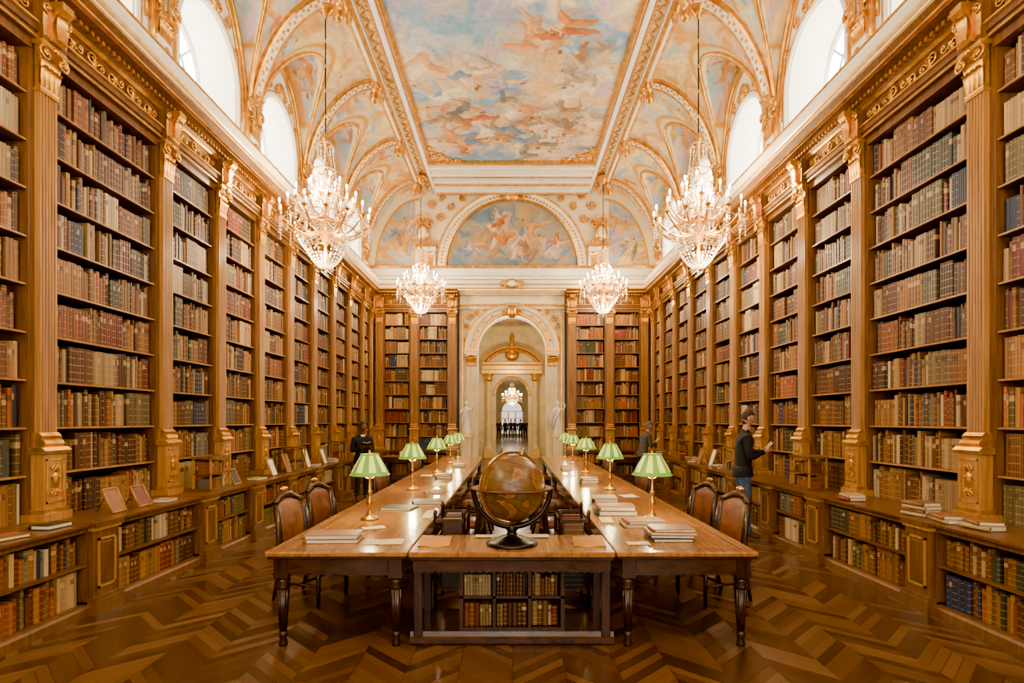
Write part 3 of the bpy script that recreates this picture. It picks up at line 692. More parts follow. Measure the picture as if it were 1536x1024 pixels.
for sg in (-1, 1):
    p = sg*(DW+.18); a0, a1 = p-.18, p+.18
    mb.box(a0, a1, 0, .14, 0, .5, 'marble'); mb.box(a0-.02, a1+.02, 0, .18, .5, .58, 'gold_pale'); mb.box(a0, a1, 0, .16, 0, .14, 'marble')
    fluted(mb, p, .3, 0, .12, .58, 3.35, 5, 'cream'); capital(mb, p, .3, .12, 3.35, .36, 'gold')
    mb.box(a0-.04, a1+.02, 0, .2, 3.71, 3.85, 'cream'); mb.box(a0-.04, a1+.02, .19, .21, 3.80, 3.85, 'gold')
    mb.box(sg*1.52-.02, sg*1.52+.02, 0, .05, .2, 5.05, 'gold')
    for k, (x, z, R) in enumerate(((1.28, 4.85, .12), (1.1, 5.0, .09), (1.4, 4.6, .09), (.85, 5.1, .07), (1.42, 4.2, .08))): spiral(mb, sg*x, .03, z, R, .02, 1.4, sg*(1 if k % 2 else -1), 'gold', a0=k)
mb.box(-1.6, 1.6, 0, .1, 5.1, 5.2, 'cream'); mb.box(-1.6, 1.6, 0, .2, 5.2, 5.24, 'gold'); mb.box(-1.6, 1.6, 0, .12, 5.24, 5.5, 'cream'); mb.box(-1.6, 1.6, 0, .3, 5.5, 5.6, 'cream'); mb.box(-1.6, 1.6, .3, .32, 5.52, 5.56, 'gold')
mb.ell((0, .14, 5.02), (.16, .1, .22), 'gold', 10, 8)
for k in (-1, 1): spiral(mb, k*.22, .1, 5.02, .14, .03, 1.5, k, 'gold', a0=pi/2); spiral(mb, k*.3, .46, 5.8, .1, .025, 1.5, k, 'gold', a0=pi/2); spiral(mb, k*.13, .47, 5.75, .09, .025, 1.5, -k, 'gold', a0=pi/2)
mb.ell((0, .46, 5.79), (.2, .06, .16), 'gold', 12, 8); mb.ell((0, .5, 5.79), (.12, .05, .1), 'plaster', 12, 8)
LR = 2.03; LZ = 6.42
ar = [(LR*math.cos(pi-pi*i/40), LZ+LR*math.sin(pi*i/40)) for i in range(41)]
pa = [((x, 0, z), (x/LR, 0, (z-LZ)/LR), (0, 1, 0)) for x, z in ar]
mb.sweep(pa, [(0, -.02), (0, .09), (.05, .12), (.07, .06), (.2, .06), (.24, .12), (.28, .1), (.28, -.02)], 'plaster')
mb.sweep(pa, [(-.02, 0), (-.02, .1), (.03, .14), (.055, 0)], 'gold'); mb.sweep(pa, [(.245, 0), (.245, .13), (.3, .14), (.3, 0)], 'gold')
for i in range(1, 60):
    a = pi*i/60; mb.ell((LR*1.067*math.cos(a), .07, LZ+LR*1.067*math.sin(a)), (.04, .03, .04), 'gold', 6, 4)
mb.box(-4.4, 4.4, 0, .1, 6.12, 6.34, 'plaster'); mb.box(-4.4, 4.4, .0, .14, 6.34, 6.42, 'gold')
for sg in (-1, 1):
    for k, (x, z, R) in enumerate(((2.2, 7.9, .16), (1.9, 8.25, .14), (1.5, 8.5, .12), (2.45, 8.3, .16), (2.15, 8.55, .12), (2.5, 7.75, .12), (1.05, 8.68, .07))):
        spiral(mb, sg*x, .04, z, R, .028, 1.5, sg*(1 if k % 2 else -1), 'gold', a0=k)
    mb.box(sg*2.62-.28, sg*2.62+.28, 0, .12, 6.1, 7.0, 'plaster'); mb.box(sg*2.62-.33, sg*2.62+.33, 0, .18, 7.0, 7.08, 'gold')
    mb.ell((sg*2.72, .16, 7.42), (.2, .08, .26), 'gold', 14, 10); mb.ell((sg*2.72, .2, 7.42), (.13, .07, .18), 'cream', 12, 8)
    for k in (-1, 1):
        spiral(mb, sg*2.72+k*.2, .12, 7.7, .12, .03, 1.4, k, 'gold', a0=pi/2); spiral(mb, sg*2.72+k*.22, .12, 7.12, .12, .03, 1.4, -k, 'gold', a0=-pi/2)
        leaf(mb, sg*2.62+k*.12, .12, 6.3, .18, .5, .1); leaf(mb, sg*2.72+k*.1, .14, 7.65, .14, .3, .06)
    spiral(mb, sg*2.62, .14, 6.35, .16, .035, 1.4, 1, 'gold')
mb.ell((0, .12, LZ+LR+.08), (.22, .1, .14), 'gold', 10, 6)
for k in (-1, 1): spiral(mb, k*.3, .1, LZ+LR+.1, .12, .03, 1.4, k, 'gold', a0=pi/2)
mb.M = None
mb.obj('end_wall_structure', endp)
xs = np.arange(-4.4, 4.401, .02); zs = np.arange(6.05, 9.0, .02)
X, Z = np.meshgrid(xs, zs, indexing='ij')
inl = (X*X+(Z-LZ)**2 < LR*LR) & (Z > LZ)
c1 = sky(X*1.2, Z*1.4, 71, [(112, 130, 144), (150, 146, 128), (180, 154, 116), (98, 118, 136)], 1.0)
r = random.Random(12)
for i, (gx, gz, s, a) in enumerate(((-.9, 7.1, .75, -.6), (-.55, 7.55, .8, -1.2), (-.1, 7.4, .8, .5), (.3, 7.15, .8, -.9), (.6, 7.6, .7, .8), (-.3, 7.9, .6, 1.2), (1.05, 7.05, .75, .4), (1.35, 6.95, .6, -.4), (-1.25, 6.9, .5, .8), (.1, 6.85, .6, -1.4))):
    figure(c1, X, Z, gx, gz, s, a, 40+i, .88, .9)
c2 = sky(X*1.1, Z*1.2, 171, [(168, 178, 174), (228, 204, 156), (220, 172, 116), (170, 170, 182)], 1.2)
for sg in (-1, 1):
    for i in range(5): figure(c2, X, Z, sg*r.uniform(3.1, 4.0), r.uniform(6.7, 7.9), r.uniform(.5, .7), r.uniform(-1.5, 1.5), 90+i+sg, .95, .8)
dd = np.sqrt((np.abs(X)-XF)**2/AX**2+np.clip(Z-ZV, 0, 9)**2/AZ**2)
c2 = mixc(c2, L3((248, 234, 198)), np.maximum(sst(.86, .9, np.where(np.abs(X) > XF, dd, .5)), 1-sst(2.95, 3.0, np.abs(X))))
c2 = mixc(c2, L3((204, 148, 54)), np.exp(-((dd-.88)/.014)**2)*(np.abs(X) > XF))
cc = np.where(inl[..., None], c1, c2)
grid_obj('lunette_mural', np.stack([X, np.full_like(X, YE-.004), Z], -1), cc, endp)
mb = MB(); mb.M = TBK
mb.box(-4.9, 4.9, -.3, -.02, 0, 9, 'cream'); mb.obj('wall_back')
for cx in (-2.6, 0, 2.6):  # unseen emissive windows, added to light the hall from behind the camera
    wi += 1; wb = MB(); wb.M = TBK
    arc = [(.8*math.cos(pi*i/16), 4.6+.8*math.sin(pi*i/16)) for i in range(17)]
    wb.add([(cx-.8, 0, 1.2), (cx+.8, 0, 1.2)]+[(cx+x, 0, z) for x, z in arc], [tuple(range(19))], 'window_back')
    for q in (-.8, -.27, .27, .8): wb.box(cx+q-.03, cx+q+.03, 0, .06, 1.2, 4.6, 'plaster')
    for z in (1.2, 2.0, 2.9, 3.8, 4.6): wb.box(cx-.8, cx+.8, 0, .05, z-.025, z+.025, 'plaster')
    wb.tube([(cx+x, .02, z) for x, z in arc], .05, 5, 'plaster'); wb.obj('window_%d' % wi)

# ---------------------------------------------------------------- rooms beyond
mb = MB()
Y2 = 26.0; Y3 = 58.0
for sg in (-1, 1):
    mb.box(min(sg*2.3, sg*2.6), max(sg*2.3, sg*2.6), YE+TH, Y2, 0, 6.0, 'marble')
    for yy in (19.6, 22.0, 24.4):
        mb.M = frame((0, 1, 0), (-sg, 0, 0), (sg*2.3, 0, 0)); fluted(mb, yy, .4, 0, .12, .4, 4.2, 5, 'cream'); mb.box(yy-.25, yy+.25, 0, .18, 0, .4, 'marble'); capital(mb, yy, .4, .12, 4.2, .4, 'gold')
        mb.M = None
    mb.M = frame((0, 1, 0), (-sg, 0, 0), (sg*2.3, 0, 0)); mb.prof([(0, 4.6), (.2, 4.6), (.22, 4.75), (.15, 4.8), (.15, 4.95), (.35, 5.05), (.35, 5.15), (0, 5.15)], YE+TH, Y2, 'cream')
    mb.prof([(.35, 5.07), (.37, 5.07), (.37, 5.12), (.35, 5.12)], YE+TH, Y2, 'gold'); mb.M = None
    mb.box(min(sg*3.0, sg*3.2), max(sg*3.0, sg*3.2), Y2+.4, Y3, 0, 5.2, 'cream')
    for yy in range(28, 58, 4):
        mb.M = frame((0, 1, 0), (-sg, 0, 0), (sg*3.0, 0, 0)); fluted(mb, yy, .5, 0, .2, .4, 3.6, 5, 'gold_pale'); capital(mb, yy, .5, .2, 3.6, .4, 'gold'); mb.M = None
mb.box(-3.2, 3.2, Y2+.4, Y3, 5.2, 5.3, 'plaster')
mb.box(-3.2, 3.2, Y3, Y3+.3, 0, 5.3, 'cream')
mb.M = frame((1, 0, 0), (0, -1, 0), (0, Y2, 0))
PWD = .74; PSP = 2.85
arc = [(PWD*math.cos(pi-pi*i/20), PSP+PWD*math.sin(pi*i/20)) for i in range(21)]
for dd in (0, -.4):
    q4(mb, (-2.6, 0), (-PWD, 0), (-PWD, 6), (-2.6, 6), dd, 'marble'); q4(mb, (PWD, 0), (2.6, 0), (2.6, 6), (PWD, 6), dd, 'marble')
    for (x0, z0), (x1, z1) in zip(arc[:-1], arc[1:]): q4(mb, (x0, z0), (x1, z1), (x1, 6), (x0, 6), dd, 'marble')
out = [(-PWD, 0)]+arc+[(PWD, 0)]; n = len(out)
mb.add([(x, 0, z) for x, z in out]+[(x, -.4, z) for x, z in out], [(i, i+1, n+i+1, n+i) for i in range(n-1)], 'cream')
pa = [((x, 0, z), (x/PWD, 0, (z-PSP)/PWD), (0, 1, 0)) for x, z in arc]
mb.sweep(pa, [(0, 0), (0, .1), (.1, .12), (.14, 0)], 'gold')
for sg in (-1, 1):
    mb.lathe([(.2, 0), (.2, .1), (.15, .18), (.13, .3), (.12, 3.1), (.15, 3.15)], (sg*1.05, .25, .35), 12, 'marble'); mb.box(sg*1.05-.2, sg*1.05+.2, 0, .45, 0, .4, 'gold_pale')
    mb.lathe([(.13, 0), (.19, .1), (.15, .2), (.24, .32), (.24, .36)], (sg*1.05, .25, 3.45), 12, 'gold')
mb.prof([(0, 3.8), (.45, 3.8), (.45, 3.95), (.4, 4.0), (.4, 4.15), (.55, 4.22), (.55, 4.3), (0, 4.3)], -1.35, 1.35, 'gold_pale')
aa = [(math.radians(180-35-110*i/16)) for i in range(17)]
pa = [((1.5*math.cos(a), 0, 3.45+1.45*math.sin(a)), (math.cos(a), 0, math.sin(a)), (0, 1, 0)) for a in aa]
mb.sweep(pa, [(-.1, 0), (-.1, .35), (0, .4), (.06, .55), (.12, .55), (.12, 0)], 'gold')
mb.ell((0, .3, 4.62), (.3, .15, .25), 'gold', 10, 8)
mb.lathe([(.1, 0), (.16, .1), (.06, .25), (.12, .4), (.02, .6)], (0, .3, 5.0), 10, 'gold')
mb.M = None
mb.obj('wall_vestibule')
xs = np.arange(-2.4, 2.41, .04); ys = np.arange(YE+TH, Y2+.01, .04); X, Y = np.meshgrid(xs, ys, indexing='ij')
col = sky(X, Y, 303, [(150, 164, 178), (214, 190, 150), (190, 150, 106), (156, 150, 164)], .9)
for i in range(22): figure(col, X, Y, r.uniform(-1.6, 1.6), r.uniform(18.6, 25.4), .9, r.uniform(-2, 2), 600+i, .85, .85)
edge = np.maximum(np.abs(X)-1.75, np.maximum(18.5-Y, Y-25.5)); col = mixc(col, L3((236, 216, 170)), sst(0, .05, edge))
o = grid_obj('ceiling_vestibule', np.stack([X, Y, 5.95-.4*(np.abs(X)/2.3)**3], -1), col)
mb = MB(); mb.M = frame((1, 0, 0), (0, -1, 0), (0, Y3, 0)); wi += 1
arc = [(1.1*math.cos(pi*i/16), 2.6+1.1*math.sin(pi*i/16)) for i in range(17)]
MATS['glass_far'] = MATS['window_glass'].copy(); MATS['glass_far'].node_tree.nodes['Principled BSDF'].inputs['Emission Strength'].default_value = .7
mb.add([(-1.1, .02, .3), (1.1, .02, .3)]+[(x, .02, z) for x, z in arc], [tuple(range(19))], 'glass_far')
for q in (-1.1, -.37, .37, 1.1): mb.box(q-.05, q+.05, .02, .12, .3, 2.6, 'gold_pale')
for z in (.3, 1.1, 1.9, 2.6): mb.box(-1.1, 1.1, .02, .1, z-.04, z+.04, 'gold_pale')
mb.tube([(x, .05, z) for x, z in arc], .08, 6, 'gold'); mb.obj('window_%d' % wi)

# ---------------------------------------------------------------- tables
def turned_leg(mb, x, y, ztop=.6, m='wood_leg', k=1.0):
    mb.rbox(x-.05*k, x+.05*k, y-.05*k, y+.05*k, ztop-.16, ztop, .006, m)
    mb.lathe([(.03, 0), (.034, .02), (.024, .05), (.028, .06), (.034, .09), (.028, .11)], (x, y, 0), 16, m)
    mb.lathe([(.027, .11), (.045*k, ztop-.24)], (x, y, 0), 40, m, True, .2, 10)
    mb.lathe([(.045*k, ztop-.24), (.05*k, ztop-.225), (.038*k, ztop-.205), (.05*k, ztop-.18), (.04*k, ztop-.16)], (x, y, 0), 16, m)
TZ = .724
def reading_table(x0, x1, y0, y1, legs, name='reading_table'):
    mb = MB()
    mb.rbox(x0, x1, y0, y1, TZ-.035, TZ, .008, 'wood_table')
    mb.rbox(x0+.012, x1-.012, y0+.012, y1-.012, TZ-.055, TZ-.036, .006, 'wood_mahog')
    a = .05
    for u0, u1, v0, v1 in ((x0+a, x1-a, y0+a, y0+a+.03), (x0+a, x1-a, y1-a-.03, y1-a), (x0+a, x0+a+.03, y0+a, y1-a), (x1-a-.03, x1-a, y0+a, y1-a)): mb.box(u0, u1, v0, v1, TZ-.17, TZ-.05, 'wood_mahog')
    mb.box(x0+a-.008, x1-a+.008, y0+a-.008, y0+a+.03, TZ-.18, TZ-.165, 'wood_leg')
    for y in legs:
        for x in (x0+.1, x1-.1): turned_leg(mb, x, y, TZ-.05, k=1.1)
    for xx in (x0+.09, x1-.1): mb.box(xx, xx+.012, y0+.09, y1-.09, TZ, TZ+.0008, 'wood_mahog')
    mb.box(x0+.09, x1-.09, y0+.09, y0+.102, TZ, TZ+.0008, 'wood_mahog')
    return mb.obj(name)
reading_table(-1.83, -.775, 4.2, 15.3, (4.3, 7.9, 11.7, 15.2)); reading_table(.775, 1.83, 4.2, 15.3, (4.3, 7.9, 11.7, 15.2))
reading_table(-3.55, -2.45, 15.5, 16.2, (15.6, 16.1), 'writing_desk'); reading_table(2.45, 3.55, 15.5, 16.2, (15.6, 16.1), 'writing_desk')
mb = MB(); bk = Books()
par = bpy.data.objects.new('display_bookcase_table', None); bpy.context.scene.collection.objects.link(par)
cx0, cx1, cy0, cy1 = -.77, .77, 4.22, 4.86
mb.rbox(cx0, cx1, cy0, cy1, TZ-.045, TZ-.004, .008, 'wood_table'); mb.rbox(cx0+.01, cx1-.01, cy0+.012, cy1-.012, TZ-.07, TZ-.046, .006, 'wood_mahog')
mb.box(cx0+.03, cx1-.03, cy0+.04, cy1-.04, TZ-.16, TZ-.07, 'wood_mahog')
for i in range(28): mb.box(cx0+.04+i*.0525, cx0+.07+i*.0525, cy0+.03, cy0+.04, TZ-.165, TZ-.15, 'wood_leg')
for x in (cx0+.06, cx1-.06):
    for y in (cy0+.11, cy1-.07): mb.rbox(x-.035, x+.035, y-.035, y+.035, .06, TZ-.15, .006, 'wood_leg')
c5 = cy0+.06
mb.prof([(c5+.01, 0), (c5, .02), (c5, .05), (c5+.02, .065), (c5+.03, .10), (cy1-.03, .10), (cy1, .06), (cy1, 0)], cx0, cx1, 'wood_mahog')
bx0, bx1 = -.40, .40; by = cy0+.10
mb.box(bx0, bx1, by+.24, by+.26, .10, TZ-.16, 'wood_leg'); mb.box(bx0, bx0+.03, by, by+.26, .10, TZ-.16, 'wood_leg'); mb.box(bx1-.03, bx1, by, by+.26, .10, TZ-.16, 'wood_leg')
for x in (-.135, .135): mb.box(x-.012, x+.012, by, by+.25, .10, TZ-.16, 'wood_leg')
mb.box(bx0, bx1, by, by+.25, .345, .365, 'wood_leg'); mb.box(bx0, bx1, by-.01, by+.01, .10, .13, 'wood_leg')
Tc = frame((1, 0, 0), (0, -1, 0), (0, by+.25, 0))
for a, c in ((-.37, -.147), (-.123, .123), (.147, .37)):
    bk.row(Tc, a, c, .13, .21, .235, .18, .02, .72); bk.row(Tc, a, c, .365, .18, .235, .18, .02, .72)
mb.obj('cabinet', par); bk.obj('cabinet_books', par)

# globe
par = bpy.data.objects.new('antique_globe', None); bpy.context.scene.collection.objects.link(par)
gy = 4.5; gz = 1.165; R = .262; Zt = TZ-.004
mb = MB()
mb.lathe([(.0, 0), (.2, 0), (.205, .012), (.19, .03), (.12, .045), (.1, .06), (.05, .075), (.035, .10), (.055, .125), (.03, .15), (.03, .155)], (0, gy, Zt), 32, 'black_metal')
mb.M = Matrix.Translation((0, gy, gz))
pts = [(math.cos(a)*.305, 0, math.sin(a)*.305) for a in [pi+pi*i/32 for i in range(33)]]
mb.sweep([(p, (p[0]/.305, 0, p[2]/.305), (0, 1, 0)) for p in pts], [(-.018, -.03), (.014, -.03), (.024, 0), (.014, .03), (-.018, .03)], 'black_metal', True)
pts2 = [(0, math.cos(a)*.305, math.sin(a)*.305) for a in [1.5*pi+.5*pi*i/16 for i in range(17)]]
mb.sweep([(p, (0, p[1]/.305, p[2]/.305), (1, 0, 0)) for p in pts2], [(-.012, -.02), (.012, -.02), (.012, .02), (-.012, .02)], 'black_metal', True)
rp = [(math.cos(2*pi*i/48), math.sin(2*pi*i/48)) for i in range(49)]
mb.sweep([((a*.285, b_*.285, 0), (a, b_, 0), (0, 0, 1)) for a, b_ in rp], [(-.015, -.006), (.03, -.006), (.034, .0), (.03, .006), (-.015, .006)], 'leather', False)
Mm = Matrix.Translation((0, gy, gz)) @ Matrix.Rotation(math.radians(35), 4, 'Z') @ Matrix.Rotation(math.radians(20), 4, 'Y')
mb.M = Mm
mb.sweep([((a*.278, 0, b_*.278), (a, 0, b_), (0, 1, 0)) for a, b_ in rp], [(-.01, -.01), (.014, -.01), (.014, .01), (-.01, .01)], 'brass', False)
mb.lathe([(.02, 0), (.02, .03), (.008, .045), (.012, .06), (0.002, .075)], (0, 0, .262), 10, 'brass')
mb.M = None; mb.obj('globe_stand', par)
mb = MB(); mb.ell((0, 0, 0), (R, R, R), 'globe_map', 64, 40)
for la in (-40, -20, 0, 20, 40, 60):
    q = math.radians(la); mb.tube([((R+.0005)*math.cos(q)*a, (R+.0005)*math.cos(q)*b_, (R+.0005)*math.sin(q)) for a, b_ in rp], .0012, 4, 'wood_leg')
o = mb.obj('globe_ball', par); o.location = (0, gy, gz); o.rotation_euler = (0, math.radians(20), math.radians(35))

# desk lamps
def desk_lamp(x, y, z=TZ, k=1.0):
    mb = MB(); mb.M = Matrix.Translation((x, y, z+.001)) @ Matrix.Scale(k, 4)
    mb.lathe([(.001, 0), (.088, 0), (.09, .012), (.078, .024), (.05, .032), (.035, .045), (.03, .06), (.02, .075), (.016, .10), (.028, .13), (.034, .16), (.03, .19), (.018, .215), (.014, .24), (.022, .26), (.026, .27), (.012, .285), (.01, .42), (.016, .43), (.008, .44), (.008, .64), (.014, .65), (.012, .665), (.003, .685)], (0, 0, 0), 24, 'brass')
    for s in (-1, 1): mb.tube([(0, 0, .40), (s*.03, 0, .405), (s*.05, 0, .42), (s*.05, 0, .45)], .006, 6, 'brass'); mb.ell((s*.05, 0, .485), (.022, .022, .035), 'flame', 8, 6)
    seg = 32; prof = [(.19, .44), (.175, .47), (.145, .53), (.11, .59), (.088, .63), (.085, .64)]; vs = []
    for r_, zz in prof:
        for i in range(seg): a = 2*pi*i/seg; q = r_*(1+.02*math.cos(a*8)); vs.append((q*math.cos(a), q*math.sin(a), zz))
    for kx in range(len(prof)-1):
        for i in range(seg):
            j = (i+1) % seg; mb.add([vs[kx*seg+i], vs[kx*seg+j], vs[(kx+1)*seg+j], vs[(kx+1)*seg+i]], [(0, 1, 2, 3)], 'shade_cream' if (i % 4 in (1, 2) and 0 < kx < 4) else 'shade_green', True)
    mb.tube([(.191*math.cos(2*pi*i/24), .191*math.sin(2*pi*i/24), .44) for i in range(25)], .006, 5, 'shade_green')
    mb.tube([(.086*math.cos(2*pi*i/24), .086*math.sin(2*pi*i/24), .64) for i in range(25)], .005, 5, 'shade_green')
    for a in (0, 2.1, 4.2): mb.tube([(.01, 0, .64), (.086*math.cos(a), .086*math.sin(a), .64)], .003, 4, 'brass')
    o = mb.obj('desk_lamp')
    L = bpy.data.lights.new('lamp_bulb', 'POINT'); L.energy = 26; L.color = (1, .76, .42); L.shadow_soft_size = .03
    lo = bpy.data.objects.new('bulb_light', L); lo.location = (x, y, z+.43*k); bpy.context.scene.collection.objects.link(lo); lo.parent = o
for y in (5.6, 8.0, 10.6, 12.9, 14.7):
    desk_lamp(-1.40, y); desk_lamp(1.38, y)

# chairs
def chair(x, y, yaw):
    mb = MB(); mb.M = Matrix.Translation((x, y, 0)) @ Matrix.Rotation(yaw, 4, 'Z')
    W = .235; m = 'wood_leg'
    for s in (-1, 1):
        mb.tube([(s*.20, .22, 0), (s*.205, .225, .2), (s*.21, .22, .42)], [.016, .02, .026], 8, m)
        mb.tube([(s*.2, -.30, 0), (s*.205, -.25, .2), (s*.21, -.22, .44), (s*.205, -.24, .7), (s*.19, -.29, .9)], [.017, .02, .026, .022, .02], 8, m)
        mb.tube([(s*.21, .22, .38), (s*.21, -.22, .38)], .02, 6, m); mb.tube([(s*.205, .2, .18), (s*.205, -.24, .18)], .012, 6, m)
    mb.box(-.21, .21, .2, .24, .36, .43, m); mb.box(-.21, .21, -.24, -.2, .36, .43, m); mb.tube([(-.21, 0, .18), (.21, 0, .18)], .012, 6, m)
    vs = []; n = 8
    def sup(px, py): return (1-abs(px)**3.5)**.5*(1-abs(py)**3.5)**.5
    for i in range(n+1):
        for j in range(n+1):
            px, py = -1+2*i/n, -1+2*j/n; vs.append((px*W, py*.235, .42+.06*sup(px, py)))
    fs = [(i*(n+1)+j, (i+1)*(n+1)+j, (i+1)*(n+1)+j+1, i*(n+1)+j+1) for i in range(n) for j in range(n)]
    mb.add(vs, fs, 'leather', True); mb.box(-W, W, -.235, .235, .395, .421, 'leather')
    def bp(px, t, off=0):
        z = .52+t*(.38+.07*(1-px*px)); yy = -.235-.075*((z-.5)/.45)**1.5-.03*(1-px*px)
        return (px*.18, yy+off, z)
    for off in (.022, -.022):
        vs = [bp((-1+2*i/n)*.86, .04+.88*j/n, off*(.5+.9*sup(-1+2*i/n, 2*j/n-1))) for i in range(n+1) for j in range(n+1)]
        mb.add(vs, fs, 'leather', True)
    for i in range(11):
        for off in (.02, -.02): q = bp(-.8+1.6*i/10, .92, off); mb.ell(q, (.006, .005, .006), 'brass', 5, 4)
    mb.tube([bp(-1+2*i/12, 1.02) for i in range(13)], [.028+.010*math.exp(-((i-6)/2.0)**2) for i in range(13)], 8, m)
    mb.tube([bp(-1+2*i/8, -.02) for i in range(9)], .022, 8, m)
    for s in (-1, 1): mb.tube([bp(s*1.0, j/6) for j in range(7)], .027, 8, m)
    mb.ell(bp(0, 1.13), (.06, .02, .026), 'brass', 8, 5)
    return mb.obj('chair')
for y, dx in ((5.45, .0), (6.3, 0), (9.2, 0), (12.5, 0)):
    chair(-1.90+dx, y, -pi/2-.36); chair(1.90-dx, y, pi/2+.36)
for y in (6.3, 7.1, 8.7, 9.6, 10.5, 12.6, 13.5):
    chair(-.60, y, pi/2+rnd.uniform(-.05, .05)); chair(.60, y, -pi/2+rnd.uniform(-.05, .05))
def book_box(cx, y0):
    par = bpy.data.objects.new('book_cart', None); bpy.context.scene.collection.objects.link(par)
    mb = MB(); x0, x1 = cx-.14, cx+.14; y1 = y0+.55
    for x in (x0+.015, x1-.015):
        for y in (y0+.015, y1-.015): mb.lathe([(.014, 0), (.018, .3), (.016, .86), (.022, .88), (.012, .91)], (x, y, 0), 8, 'wood_leg')
    for z in (.2, .55): mb.box(x0, x1, y0, y1, z, z+.02, 'wood_mahog')
    for z0_, z1_ in ((.57, .64), (.80, .83)):
        mb.box(x0, x0+.015, y0, y1, z0_, z1_, 'wood_mahog'); mb.box(x1-.015, x1, y0, y1, z0_, z1_, 'wood_mahog'); mb.box(x0, x1, y0, y0+.015, z0_, z1_, 'wood_mahog'); mb.box(x0, x1, y1-.015, y1, z0_, z1_, 'wood_mahog')
    bk = Books()
    T = frame((0, 1, 0), (-1, 0, 0), (cx+.11, 0, 0)); bk.row(T, y0+.03, y1-.03, .57, .26, .2, .19, .05, .75); bk.row(T, y0+.03, y1-.03, .22, .26, .2, .19, .05, .7)
    mb.obj('frame', par); bk.obj('cart_books', par)
book_box(-.55, 5.0); book_box(.55, 5.0)

def closed_book(mb, x, y, z, w, l, h, rot, cov):
    mb.M = Matrix.Translation((x, y, z)) @ Matrix.Rotation(rot, 4, 'Z')
    t = min(.004, h*.15)
    mb.box(-w/2, w/2, -l/2, l/2, 0, t, cov); mb.box(-w/2, w/2, -l/2, l/2, h-t, h, cov)
    mb.box(-w/2+.006, w/2-.006, -l/2+.004, l/2-.006, t, h-t, 'paper'); mb.tube([(-w/2+.001, -l/2, h/2), (-w/2+.001, l/2, h/2)], h/2, 8, cov)
    mb.M = None
CV = ['cover_brown', 'cover_red', 'cover_dark', 'cover_green', 'cover_cream', 'cover_brown']
def stack(x, y, z, n, w=.26, l=.34, hh=(.02, .045), jit=.12, covs=CV, name='book_stack', rot=0):
    mb = MB(); zz = z
    for i in range(n):
        h = rnd.uniform(*hh); closed_book(mb, x+rnd.uniform(-.012, .012), y+rnd.uniform(-.012, .012), zz, w*rnd.uniform(.85, 1), l*rnd.uniform(.85, 1), h, rot+rnd.uniform(-jit, jit), rnd.choice(covs)); zz += h+.0005
    return mb.obj(name)
stack(-1.44, 4.62, TZ+.001, 2, .42, .28, (.026, .036), .04, ['cover_brown'], rot=.05)
stack(1.30, 4.68, TZ+.001, 4, .38, .28, (.018, .026), .06, ['cover_cream', 'cover_brown', 'cover_dark'], rot=-.05)
stack(1.22, 5.28, TZ+.001, 2, .38, .28, (.025, .035), .08, ['cover_cream', 'cover_brown'])
stack(1.08, 5.95, TZ+.001, 2, .42, .32, (.03, .05), .08, ['cover_brown', 'cover_brown', 'cover_green'])
stack(1.12, 6.9, TZ+.001, 2, .3, .3, (.02, .04)); stack(-1.0, 6.75, TZ+.001, 1, .34, .3, (.025, .03), .3, ['cover_dark'], 'folder'); stack(-1.25, 6.3, TZ+.001, 1, .36, .3, (.015, .02), .3, ['cover_dark'], 'folder')
stack(-1.05, 7.7, TZ+.001, 1, .3, .3, (.02, .03)); stack(1.2, 8.8, TZ+.001, 3, .28, .3); stack(-1.15, 9.6, TZ+.001, 2); stack(1.1, 11.4, TZ+.001, 2); stack(-1.1, 12, TZ+.001, 2)
stack(-3.0, 15.8, TZ+.001, 3); stack(2.9, 15.8, TZ+.001, 3)
def paper(x, y, w, l, rot, z=TZ):
    mb = MB(); mb.M = Matrix.Translation((x, y, z+.0015)) @ Matrix.Rotation(rot, 4, 'Z')
    n = 6; vs = [(-w/2+w*i/n, -l/2+l*j/n, .003*math.sin(i*.9)*math.sin(j*.7)+.003) for i in range(n+1) for j in range(n+1)]
    mb.add(vs, [(i*(n+1)+j, (i+1)*(n+1)+j, (i+1)*(n+1)+j+1, i*(n+1)+j+1) for i in range(n) for j in range(n)], 'paper', True); mb.obj('paper_sheet')
paper(-1.02, 4.55, .3, .2, .05); paper(-.86, 5.9, .1, .5, .02); paper(1.0, 4.5, .18, .12, 0); paper(.92, 5.55, .12, .3, -.05); paper(-1.25, 5.15, .2, .14, .4); paper(0, 4.79, .62, .12, 0, TZ-.002)
paper(-1.1, 8.6, .2, .3, .1); paper(1.5, 7.3, .2, .3, .1); paper(-1.5, 10, .2, .3, .1); paper(1.0, 10, .2, .3, .1)
for sx in (-1, 1):
    mb = MB(); mb.M = Matrix.Translation((sx*.60, 4.45, TZ-.003))
    mb.add([(-.12, -.1, 0), (.12, -.1, 0), (.12, .1, 0), (-.12, .1, 0), (-.12, -.1, .008), (.12, -.1, .008), (.12, .1, .05), (-.12, .1, .05)], [(0, 3, 2, 1), (4, 5, 6, 7), (0, 1, 5, 4), (1, 2, 6, 5), (2, 3, 7, 6), (3, 0, 4, 7)], 'brass')
    mb.tube([(-.125, -.1, .012), (.125, -.1, .012)], .006, 6, 'brass'); mb.obj('brass_reading_plate')

